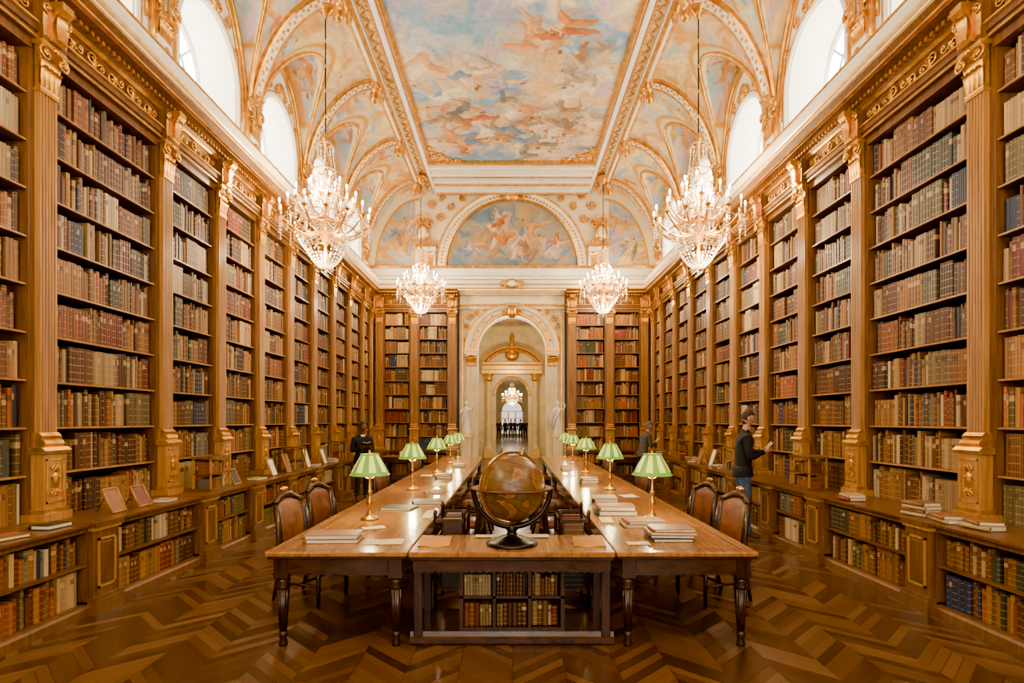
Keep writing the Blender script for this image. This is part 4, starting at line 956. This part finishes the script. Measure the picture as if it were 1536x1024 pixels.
def counter_case(sx, y):
    par = bpy.data.objects.new('display_case', None); bpy.context.scene.collection.objects.link(par)
    mb = MB(); T = TR if sx > 0 else TL; mb.M = T; z = .802; w = .5; h = .42; d0, d1 = .50, .74
    for a in (y, y+w-.02):
        for d in (d0, d1-.02): mb.box(a, a+.02, d, d+.02, z, z+h, 'wood_pil')
    mb.box(y-.01, y+w+.01, d0-.01, d1+.01, z, z+.025, 'wood_case'); mb.box(y-.01, y+w+.01, d0-.01, d1+.01, z+h-.02, z+h+.01, 'wood_case'); mb.box(y, y+w, d0, d1, z+.2, z+.215, 'wood_case')
    bk = Books(); bk.row(T, y+.03, y+w-.03, z+.025, .16, d1-.03, .16, .1); bk.row(T, y+.03, y+w-.03, z+.215, .16, d1-.03, .16, .1)
    mb.obj('case_frame', par); bk.obj('case_books', par)
counter_case(-1, 7.2); counter_case(1, 7.3); counter_case(1, 9.8); counter_case(-1, 10.0); counter_case(-1, 12.6); counter_case(1, 13.0)
def frame_stand(sx, y, m='paper', h=.28):
    mb = MB(); mb.M = TR if sx > 0 else TL; z = .802; w = .2
    def P(a, t, o=0): return (y+a, .72-.1*t-o, z+.01+h*t)
    mb.add([P(0, 0), P(w, 0), P(w, 1), P(0, 1), P(0, 0, .015), P(w, 0, .015), P(w, 1, .015), P(0, 1, .015)], [(0, 1, 2, 3), (4, 7, 6, 5), (0, 4, 5, 1), (1, 5, 6, 2), (2, 6, 7, 3), (3, 7, 4, 0)], m)
    for a, b_ in ((P(0, 0), P(w, 0)), (P(w, 0), P(w, 1)), (P(w, 1), P(0, 1)), (P(0, 1), P(0, 0))): mb.tube([a, b_], .011, 5, 'wood_pil')
    mb.tube([P(w/2, .9, .02), (y+w/2, .50, z+.006)], .006, 5, 'wood_case'); mb.obj('framed_picture')
for sx, y, m, h in ((-1, 5.45, 'cover_brown', .22), (-1, 5.85, 'cover_red', .2), (-1, 7.85, 'cover_dark', .2), (1, 9.3, 'white_cloth', .3), (-1, 9.1, 'white_cloth', .26), (-1, 9.7, 'cover_brown', .3), (-1, 10.65, 'white_cloth', .34), (1, 10.9, 'white_cloth', .32), (1, 11.6, 'cover_brown', .3), (-1, 11.6, 'white_cloth', .3), (-1, 13.9, 'white_cloth', .3)):
    frame_stand(sx, y, m, h)
for x, y, n, c in ((3.85, 5.35, 4, ['cover_cream', 'cover_brown']), (3.85, 5.0, 2, ['cover_cream', 'cover_brown']), (3.82, 6.4, 2, CV), (3.9, 4.7, 2, ['cover_brown', 'cover_cream']), (-3.85, 4.75, 1, ['cover_dark']), (-3.85, 6.3, 1, ['cover_cream']), (-3.85, 8.6, 1, ['cover_cream']), (-3.85, 4.3, 1, ['cover_brown']), (-3.85, 11.1, 2, CV), (3.85, 10.6, 2, CV), (3.85, 12.2, 3, CV), (-3.85, 12.2, 3, CV), (3.85, 14.9, 3, CV), (-3.85, 15, 3, CV)):
    stack(x, y, .804, n, .2, .26, (.025, .04), .3, c)

# ---------------------------------------------------------------- chandeliers
def chandelier(x, y, zc, zt=6.6, zb=4.2, R=.74, light=1.0):
    mb = MB(); mb.M = Matrix.Translation((x, y, 0)); rr = random.Random(int(x*10+y))
    mb.lathe([(.18, 0), (.17, -.04), (.1, -.07), (.06, -.14), (.02, -.2)], (0, 0, zc), 16, 'gold')
    n = 14; mb.tube([(0, 0, zt+(zc-.15-zt)*i/n) for i in range(n+1)], .012, 5, 'black_metal')
    for i in range(2, n, 3): mb.ell((0, 0, zt+(zc-.15-zt)*i/n), (.02, .02, .04), 'gold', 6, 4)
    k = (zt-zb)/2.4; Z = lambda q: zb+q*k
    mb.lathe([(.01, Z(.1)), (.03, Z(.15)), (.05, Z(.3)), (.02, Z(.45)), (.09, Z(.6)), (.12, Z(.68)), (.05, Z(.8)), (.04, Z(1.0)), (.07, Z(1.1)), (.04, Z(1.2)), (.025, Z(1.6)), (.05, Z(1.7)), (.02, Z(1.8)), (.02, Z(2.2)), (.05, Z(2.28)), (.01, Z(2.4))], (0, 0, 0), 12, 'gold')
    def string(p, q, cnt, sag=0, s=.02):
        for i in range(cnt+1):
            t = i/cnt; z = p[2]+(q[2]-p[2])*t-sag*4*t*(1-t)
            mb.octa((p[0]+(q[0]-p[0])*t, p[1]+(q[1]-p[1])*t, z), s*rr.uniform(.6, 1.0), s*1.4)
    def tier(nn, Rr, za, zh, candle=.13):
        tips = []
        for i in range(nn):
            a = 2*pi*i/nn+.1; c, s = math.cos(a), math.sin(a)
            pts = [(c*Rr*t, s*Rr*t, zh-(.2*math.sin(t*pi*.9))*1.0+(za-zh)*t*t) for t in (0.06, .2, .35, .5, .65, .8, .92, 1)]
            mb.tube(pts, .018, 5, 'gold'); tip = pts[-1]; tips.append(tip)
            mb.lathe([(.005, -.03), (.03, 0), (.05, .02), (.052, .028), (.02, .03), (.02, .05)], tip, 8, 'gold')
            mb.lathe([(.014, .05), (.014, .05+candle)], tip, 6, 'candle'); mb.ell((tip[0], tip[1], tip[2]+candle+.09), (.019, .019, .045), 'flame', 6, 5)
            for j in range(6): mb.octa((tip[0], tip[1], tip[2]-.06-.05*j), .013+.003*j, .026)
            for aa in (-.12, .12): mb.octa((tip[0]*(1-abs(aa)*.3)-s*aa*.3, tip[1]*(1-abs(aa)*.3)+c*aa*.3, tip[2]-.07), .014, .04)
            m_ = pts[3]; mb.octa((m_[0], m_[1], m_[2]-.06), .018, .045)
        for i in range(nn): string(tips[i], tips[(i+1) % nn], 6, .1, .017)
        return tips
    tier(14, R, Z(.95), Z(.78)); tier(10, R*.68, Z(1.22), Z(1.05)); tier(6, R*.32, Z(1.5), Z(1.4), .1)
    def ringz(Rr, z, nn=24):
        mb.tube([(Rr*math.cos(2*pi*i/nn), Rr*math.sin(2*pi*i/nn), z) for i in range(nn+1)], .014, 5, 'gold')
    ringz(.11, Z(2.2)); ringz(R*.5, Z(1.0)); ringz(R*.68, Z(.74)); ringz(.17, Z(1.75)); ringz(R*.45, Z(.42))
    for i in range(20):
        a = 2*pi*i/20; c, s = math.cos(a), math.sin(a); f = lambda r_, z: (r_*c, r_*s, Z(z))
        if i % 2 == 0: string(f(.11, 2.2), f(.17, 1.75), 7, 0, .015); string(f(.17, 1.75), f(R*.5, 1.02), 13, .1, .017)
        string(f(R*.68, .74), f(R*.45, .42), 7, .06, .02); string(f(R*.45, .42), f(.03, .1), 9, .08, .019); string(f(R*.5, 1.0), f(R*.68, .74), 6, .03, .017)
    for i in range(10):
        a = 2*pi*i/10; mb.octa((.14*math.cos(a), .14*math.sin(a), Z(2.12)), .014, .04)
    mb.octa((0, 0, Z(.02)), .03, .06)
    o = mb.obj('chandelier')
    for zz, e in ((Z(1.32), 125), (Z(.3), 140)):
        L = bpy.data.lights.new('chandelier_light', 'POINT'); L.energy = e*light; L.color = (1, .79, .49); L.shadow_soft_size = .12
        lo = bpy.data.objects.new('candle_glow', L); lo.location = (x, y-.2, zz); bpy.context.scene.collection.objects.link(lo); lo.parent = o
chandelier(-3.18, 9.7, ZC-.06); chandelier(3.18, 9.7, ZC-.06)
chandelier(-2.63, 16.4, ZC-.1, 6.75, 4.7, .68); chandelier(2.63, 16.4, ZC-.1, 6.75, 4.7, .68)
chandelier(-3.18, 2.6, ZC-.06); chandelier(3.18, 2.6, ZC-.06)  # added pair out of view, kept to brighten the near end
chandelier(0, 40, 5.2, 4.4, 2.7, .7, .5)

# ---------------------------------------------------------------- people
def skin_mesh(J, E, R, root, lv=2):
    bm = bmesh.new(); vv = {}
    lay = bm.verts.layers.skin.verify()
    for k, p in J.items(): vv[k] = bm.verts.new(p); vv[k][lay].radius = R[k]
    vv[root][lay].use_root = True
    for a, b_ in E: bm.edges.new((vv[a], vv[b_]))
    me = bpy.data.meshes.new('tmp'); bm.to_mesh(me); bm.free(); o = bpy.data.objects.new('tmp', me); bpy.context.scene.collection.objects.link(o)
    sk = o.modifiers.new('s', 'SKIN'); sk.use_smooth_shade = True; sb = o.modifiers.new('u', 'SUBSURF'); sb.levels = lv; sb.render_levels = lv
    dg = bpy.context.evaluated_depsgraph_get(); dg.update(); ev = o.evaluated_get(dg); m2 = ev.to_mesh()
    vs = [tuple(v.co) for v in m2.vertices]; fs = [tuple(p.vertices) for p in m2.polygons]; ev.to_mesh_clear()
    bpy.data.objects.remove(o); bpy.data.meshes.remove(me)
    return vs, fs
def segdist(p, a, b_):
    ab = b_-a; t = max(0, min(1, (p-a).dot(ab)/max(ab.length_squared, 1e-9))); return (p-a-ab*t).length
def hand(mb, w, d, up, skin, side):
    d = d.normalized(); n = (up-d*up.dot(d)).normalized(); s = d.cross(n)*side
    def Q(a, b_, c): return tuple(w+d*a+s*b_+n*c)
    mb.tube([Q(-.01, 0, 0), Q(.02, 0, 0), Q(.055, .002, 0), (Q(.09, .002, -.004))], [.024, .032, .040, .036], 10, skin, True, .45)
    L = [.062, .075, .07, .055]
    for i, q in enumerate((.028, .010, -.009, -.027)):
        l = L[i]
        mb.tube([Q(.082, q, 0), Q(.088+l*.38, q*1.08, -.006), Q(.088+l*.68, q*1.1, -.022), Q(.088+l*.82, q*1.08, -.042)], [.0095, .0088, .008, .0062], 7, skin)
    mb.tube([Q(.02, .03, -.002), Q(.045, .05, -.012), Q(.07, .054, -.024), Q(.088, .048, -.034)], [.013, .011, .0095, .007], 7, skin)
def person(x, y, yaw, top='cloth_dark', bot='denim', skin='skin', hair='hair', scale=1.0, pose='read', lv=2, bald=True, name='person', collar=True, lean=0.0, hold=True):
    J = {}; R = {}
    def j(n_, p, r_): J[n_] = Vector(p); R[n_] = r_ if isinstance(r_, tuple) else (r_, r_)
    ln = lean
    j('pel', (0, 0, .96), (.155, .115)); j('wai', (0, ln*.3, 1.1), (.15, .115)); j('che', (0, ln*.7, 1.3), (.175, .13)); j('upc', (0, ln, 1.41), (.155, .11)); j('nk', (0, ln*1.15, 1.49), .06); j('nk2', (0, ln*1.3+.015, 1.56), .052); j('hd', (0, ln*1.4+.02, 1.63), .058)
    E = [('pel', 'wai'), ('wai', 'che'), ('che', 'upc'), ('upc', 'nk'), ('nk', 'nk2'), ('nk2', 'hd')]
    for s, k in ((-1, 'l'), (1, 'r')):
        j('sh'+k, (s*.19, ln*.95, 1.405), .07)
        if pose == 'read': el = (s*.24, ln+.02, 1.13); wr = (s*.10, ln+.22, 1.21)
        else: el = (s*.25, -.02, 1.13); wr = (s*.26, .05, .88)
        j('el'+k, el, .054); mid = tuple((a+b_)/2 for a, b_ in zip(el, wr)); j('fa'+k, mid, .046); j('wr'+k, wr, .032)
        j('hip'+k, (s*.09, 0, .87), .098); st = .04*s
        j('kn'+k, (s*.105, .025+st*.6, .5), .066); j('ca'+k, (s*.108, -.005+st, .34), .061); j('an'+k, (s*.11, -.02+st*1.4, .09), .048)
        j('he'+k, (s*.11, -.045+st*1.4, .045), .038); j('ba'+k, (s*.118, .08+st*1.4, .036), (.036, .033)); j('to'+k, (s*.125, .16+st*1.4, .028), (.034, .024))
        E += [('upc', 'sh'+k), ('sh'+k, 'el'+k), ('el'+k, 'fa'+k), ('fa'+k, 'wr'+k), ('pel', 'hip'+k), ('hip'+k, 'kn'+k), ('kn'+k, 'ca'+k), ('ca'+k, 'an'+k), ('an'+k, 'he'+k), ('an'+k, 'ba'+k), ('ba'+k, 'to'+k)]
    vs, fs = skin_mesh(J, E, R, 'pel', lv)
    mz = min(v[2] for v in vs)
    M = Matrix.Translation((x, y, -mz*scale)) @ Matrix.Rotation(yaw, 4, 'Z') @ Matrix.Scale(scale, 4)
    mb = MB(); mb.M = M
    def mat_of(a, b_):
        if 'nk2' in b_ or b_ == 'hd': return skin
        if a[:2] in ('an', 'ba'): return 'shoe'
        if a[:3] == 'hip' or a[:2] in ('kn', 'ca') or b_[:3] == 'hip': return bot
        return top
    groups = {}
    for f in fs:
        c = Vector((0, 0, 0))
        for i in f: c += Vector(vs[i])
        c /= len(f); best = min(E, key=lambda e: segdist(c, J[e[0]], J[e[1]])-.6*min(R[e[0]][0], R[e[1]][0])); mm = mat_of(*best)
        if mm == top and c.z < .93 and abs(c.x) < .17 and best[0] in ('pel',): mm = bot
        groups.setdefault(mm, []).append(f)
    o0 = len(mb.v); mb.add(vs, [], top)
    for mm, ff in groups.items():
        for f in ff: mb.f.append(tuple(i+o0 for i in f)); mb.mi.append(mm); mb.sm.append(True)
    mb.lathe([(.150, .04), (.162, 0), (.17, -.10), (.165, -.11), (.14, -.10)], (0, ln*.05, .97), 24, top, True, .04, 5, 1.12, .86)
    for k, s in (('l', -1), ('r', 1)):
        w = J['wr'+k]; d = (w-J['el'+k]).normalized(); mb.tube([tuple(w-d*.03), tuple(w+d*.004)], .038, 10, top)
    if collar: mb.lathe([(.072, -.02), (.066, .03), (.060, .028), (.06, -.02)], (0, ln*1.15+.004, 1.475), 14, 'white_cloth')
    hc = (0, ln*1.4+.035, 1.685)
    def fn(a, b_, c):
        q = a*(1-.22*max(0, -c)**1.3); yb = b_
        if b_ > 0:
            yb = b_*(.93)
            yb += .17*math.exp(-((a/.16)**2+((c+.12)/.2)**2))
            yb -= .09*math.exp(-(((abs(a)-.36)/.17)**2+((c-.08)/.13)**2))
            yb += .05*math.exp(-((a/.3)**2+((c+.5)/.09)**2))
            yb += .07*math.exp(-((a/.3)**2+((c+.85)/.15)**2))
            yb += .04*math.exp(-(((c-.24)/.1)**2+(a/.5)**2))
        else: yb = b_*1.05*(1-.2*max(0, -c))
        return (q, yb, c)
    Mh = M @ Matrix.Translation(hc) @ Matrix.Rotation(math.radians(-20 if hold else 0), 4, 'X') @ Matrix.Translation((-hc[0], -hc[1], -hc[2]))
    mb.M = Mh
    mb.ell(hc, (.078, .096, .118), skin, 28, 22, True, fn)
    for s in (-1, 1):
        mb.ell((s*.08, hc[1]-.005, hc[2]-.005), (.012, .020, .032), skin, 8, 6)
        mb.ell((s*.029, hc[1]+.079, hc[2]+.008), (.012, .009, .008), 'white_cloth', 8, 6); mb.ell((s*.029, hc[1]+.087, hc[2]+.008), (.005, .003, .005), 'cover_dark', 6, 4)
        mb.tube([(s*.014, hc[1]+.092, hc[2]+.028), (s*.03, hc[1]+.093, hc[2]+.032), (s*.045, hc[1]+.084, hc[2]+.027)], .003, 5, hair)
    mb.tube([(-.022, hc[1]+.089, hc[2]-.058), (0, hc[1]+.095, hc[2]-.056), (.022, hc[1]+.089, hc[2]-.058)], .0035, 5, 'cover_red')
    def hf(a, b_, c):
        lim = (.25 if b_ > .2 else -.35) if not bald else (.35 if b_ > 0 else -.35)
        k = .88 if c < lim else 1.0
        return (a*k, b_*k*(1 if b_ < 0 else .93), c)
    th = 1.012 if bald else 1.07
    mb.ell((hc[0], hc[1]-.006, hc[2]+.004), (.078*th, .098*th, .118*th), hair, 28, 22, True, hf)
    mb.M = M
    for k, s in (('l', -1), ('r', 1)):
        w = J['wr'+k]; d = (w-J['el'+k])
        if pose == 'stand': d = Vector((0, .1, -1)); hand(mb, w, d, Vector((s, 0, 0)), skin, s)
        else: hand(mb, w, d+Vector((-s*.05, .25, .0)), Vector((s*.4, -.3, -.85)), skin, -s)
    if hold:
        by = ln+.29; bz = 1.24
        for s in (-1, 1):
            for o_, m_ in ((0, 'cover_cream'), (-.015, 'cover_dark')):
                e = .006 if o_ else 0
                mb.add([(0, by-e, bz+o_), (s*(.09+e), by-e, bz+.03+o_), (s*(.09+e), by+.08+e, bz+.12+o_), (0, by+.08+e, bz+.09+o_), (0, by-e, bz-.012+o_), (s*(.09+e), by-e, bz+.016+o_), (s*(.09+e), by+.08+e, bz+.106+o_), (0, by+.08+e, bz+.078+o_)], [(0, 1, 2, 3), (4, 7, 6, 5), (0, 4, 5, 1), (1, 5, 6, 2), (2, 6, 7, 3), (3, 7, 4, 0)], m_)
    return mb.obj(name)
person(3.39, 8.36, -pi/2-.2, scale=1.03, lean=.03, name='standing_man', collar=False)
person(-3.2, 12.1, pi/2+2.1, bot='cloth_dark', skin='skin_dark', hair='cover_dark', scale=.93, pose='read', lean=.05, name='standing_reader')
person(3.25, 14.2, -pi/2+.2, top='cloth_grey', bot='cloth_dark', hair='hair_grey', scale=.93, pose='read', lean=.12, bald=False, name='leaning_reader')
for i, (x, yy, yaw) in enumerate(((-1.15, 50, pi), (-.6, 51, pi*.8), (.25, 50.5, pi*1.1), (.75, 50, 0), (1.2, 51, pi), (-.1, 52, pi))):
    person(x, yy, yaw, bot='cloth_dark', pose='stand', lv=1, bald=False, hold=False, name='visitor')

def statue(x, y, yaw):
    mb = MB(); mb.box(x-.17, x+.17, y-.17, y+.17, 0, .1, 'marble'); mb.box(x-.14, x+.14, y-.14, y+.14, .1, 1.2, 'marble'); mb.box(x-.17, x+.17, y-.17, y+.17, 1.2, 1.27, 'gold_pale')
    M = Matrix.Translation((x, y, 1.27)) @ Matrix.Rotation(yaw, 4, 'Z') @ Matrix.Scale(.56, 4); mb.M = M
    mb.lathe([(.26, 0), (.24, .1), (.2, .4), (.17, .7), (.17, .9), (.13, 1.05), (.17, 1.25), (.18, 1.35), (.10, 1.45), (.05, 1.5), (.05, 1.56)], (0, 0, 0), 32, 'statue', True, .14, 9, 1, .8)
    mb.ell((0, .02, 1.66), (.08, .095, .12), 'statue', 14, 10); mb.ell((0, -.03, 1.70), (.095, .1, .11), 'statue', 12, 8)
    mb.tube([(.17, 0, 1.38), (.3, .05, 1.2), (.22, .2, 1.12), (.1, .24, 1.2)], [.06, .05, .04, .03], 8, 'statue'); mb.tube([(-.17, 0, 1.38), (-.33, .06, 1.3), (-.38, .12, 1.52), (-.34, .14, 1.66)], [.06, .05, .04, .03], 8, 'statue')
    mb.tube([(-.15, .05, 1.4), (.05, .16, 1.1), (.2, .1, .8), (.25, -.02, .3)], [.05, .08, .08, .05], 8, 'statue'); mb.tube([(.1, -.12, 1.4), (.25, -.2, 1.0), (.3, -.2, .4)], [.06, .1, .08], 8, 'statue')
    mb.M = None; mb.obj('statue')
statue(-1.36, 17.0, pi-.3); statue(1.36, 17.0, pi+.3)

# ---------------------------------------------------------------- lights
for n_, loc, e in (('vestibule_light', (0, 19.6, 3.9), 95), ('vestibule_light', (0, 23.2, 3.9), 110), ('gallery_light', (0, 31, 4.0), 140), ('gallery_light', (0, 46, 4.0), 200)):
    L = bpy.data.lights.new(n_, 'POINT'); L.energy = e; L.color = (1, .84, .58); L.shadow_soft_size = .2
    o = bpy.data.objects.new(n_, L); o.location = loc; bpy.context.scene.collection.objects.link(o)
w = bpy.data.worlds.new('World'); bpy.context.scene.world = w; w.use_nodes = True
w.node_tree.nodes['Background'].inputs[0].default_value = (.9, .95, 1, 1); w.node_tree.nodes['Background'].inputs[1].default_value = 1.0

cam = bpy.data.cameras.new('camera'); co = bpy.data.objects.new('camera', cam); bpy.context.scene.collection.objects.link(co)
co.location = (0, 0, H); co.rotation_euler = (pi/2, 0, 0); cam.sensor_width = 36; cam.lens = F/1536*36; cam.shift_y = 118/1536; cam.clip_end = 200; cam.clip_start = .05
bpy.context.scene.camera = co
vs_ = bpy.context.scene.view_settings
vs_.view_transform = 'AgX'
try: vs_.look = 'AgX - Punchy'
except Exception as e: print(e)
vs_.exposure = 1.25
print('OK', sum(len(o.data.vertices) for o in bpy.data.objects if o.type == 'MESH'))
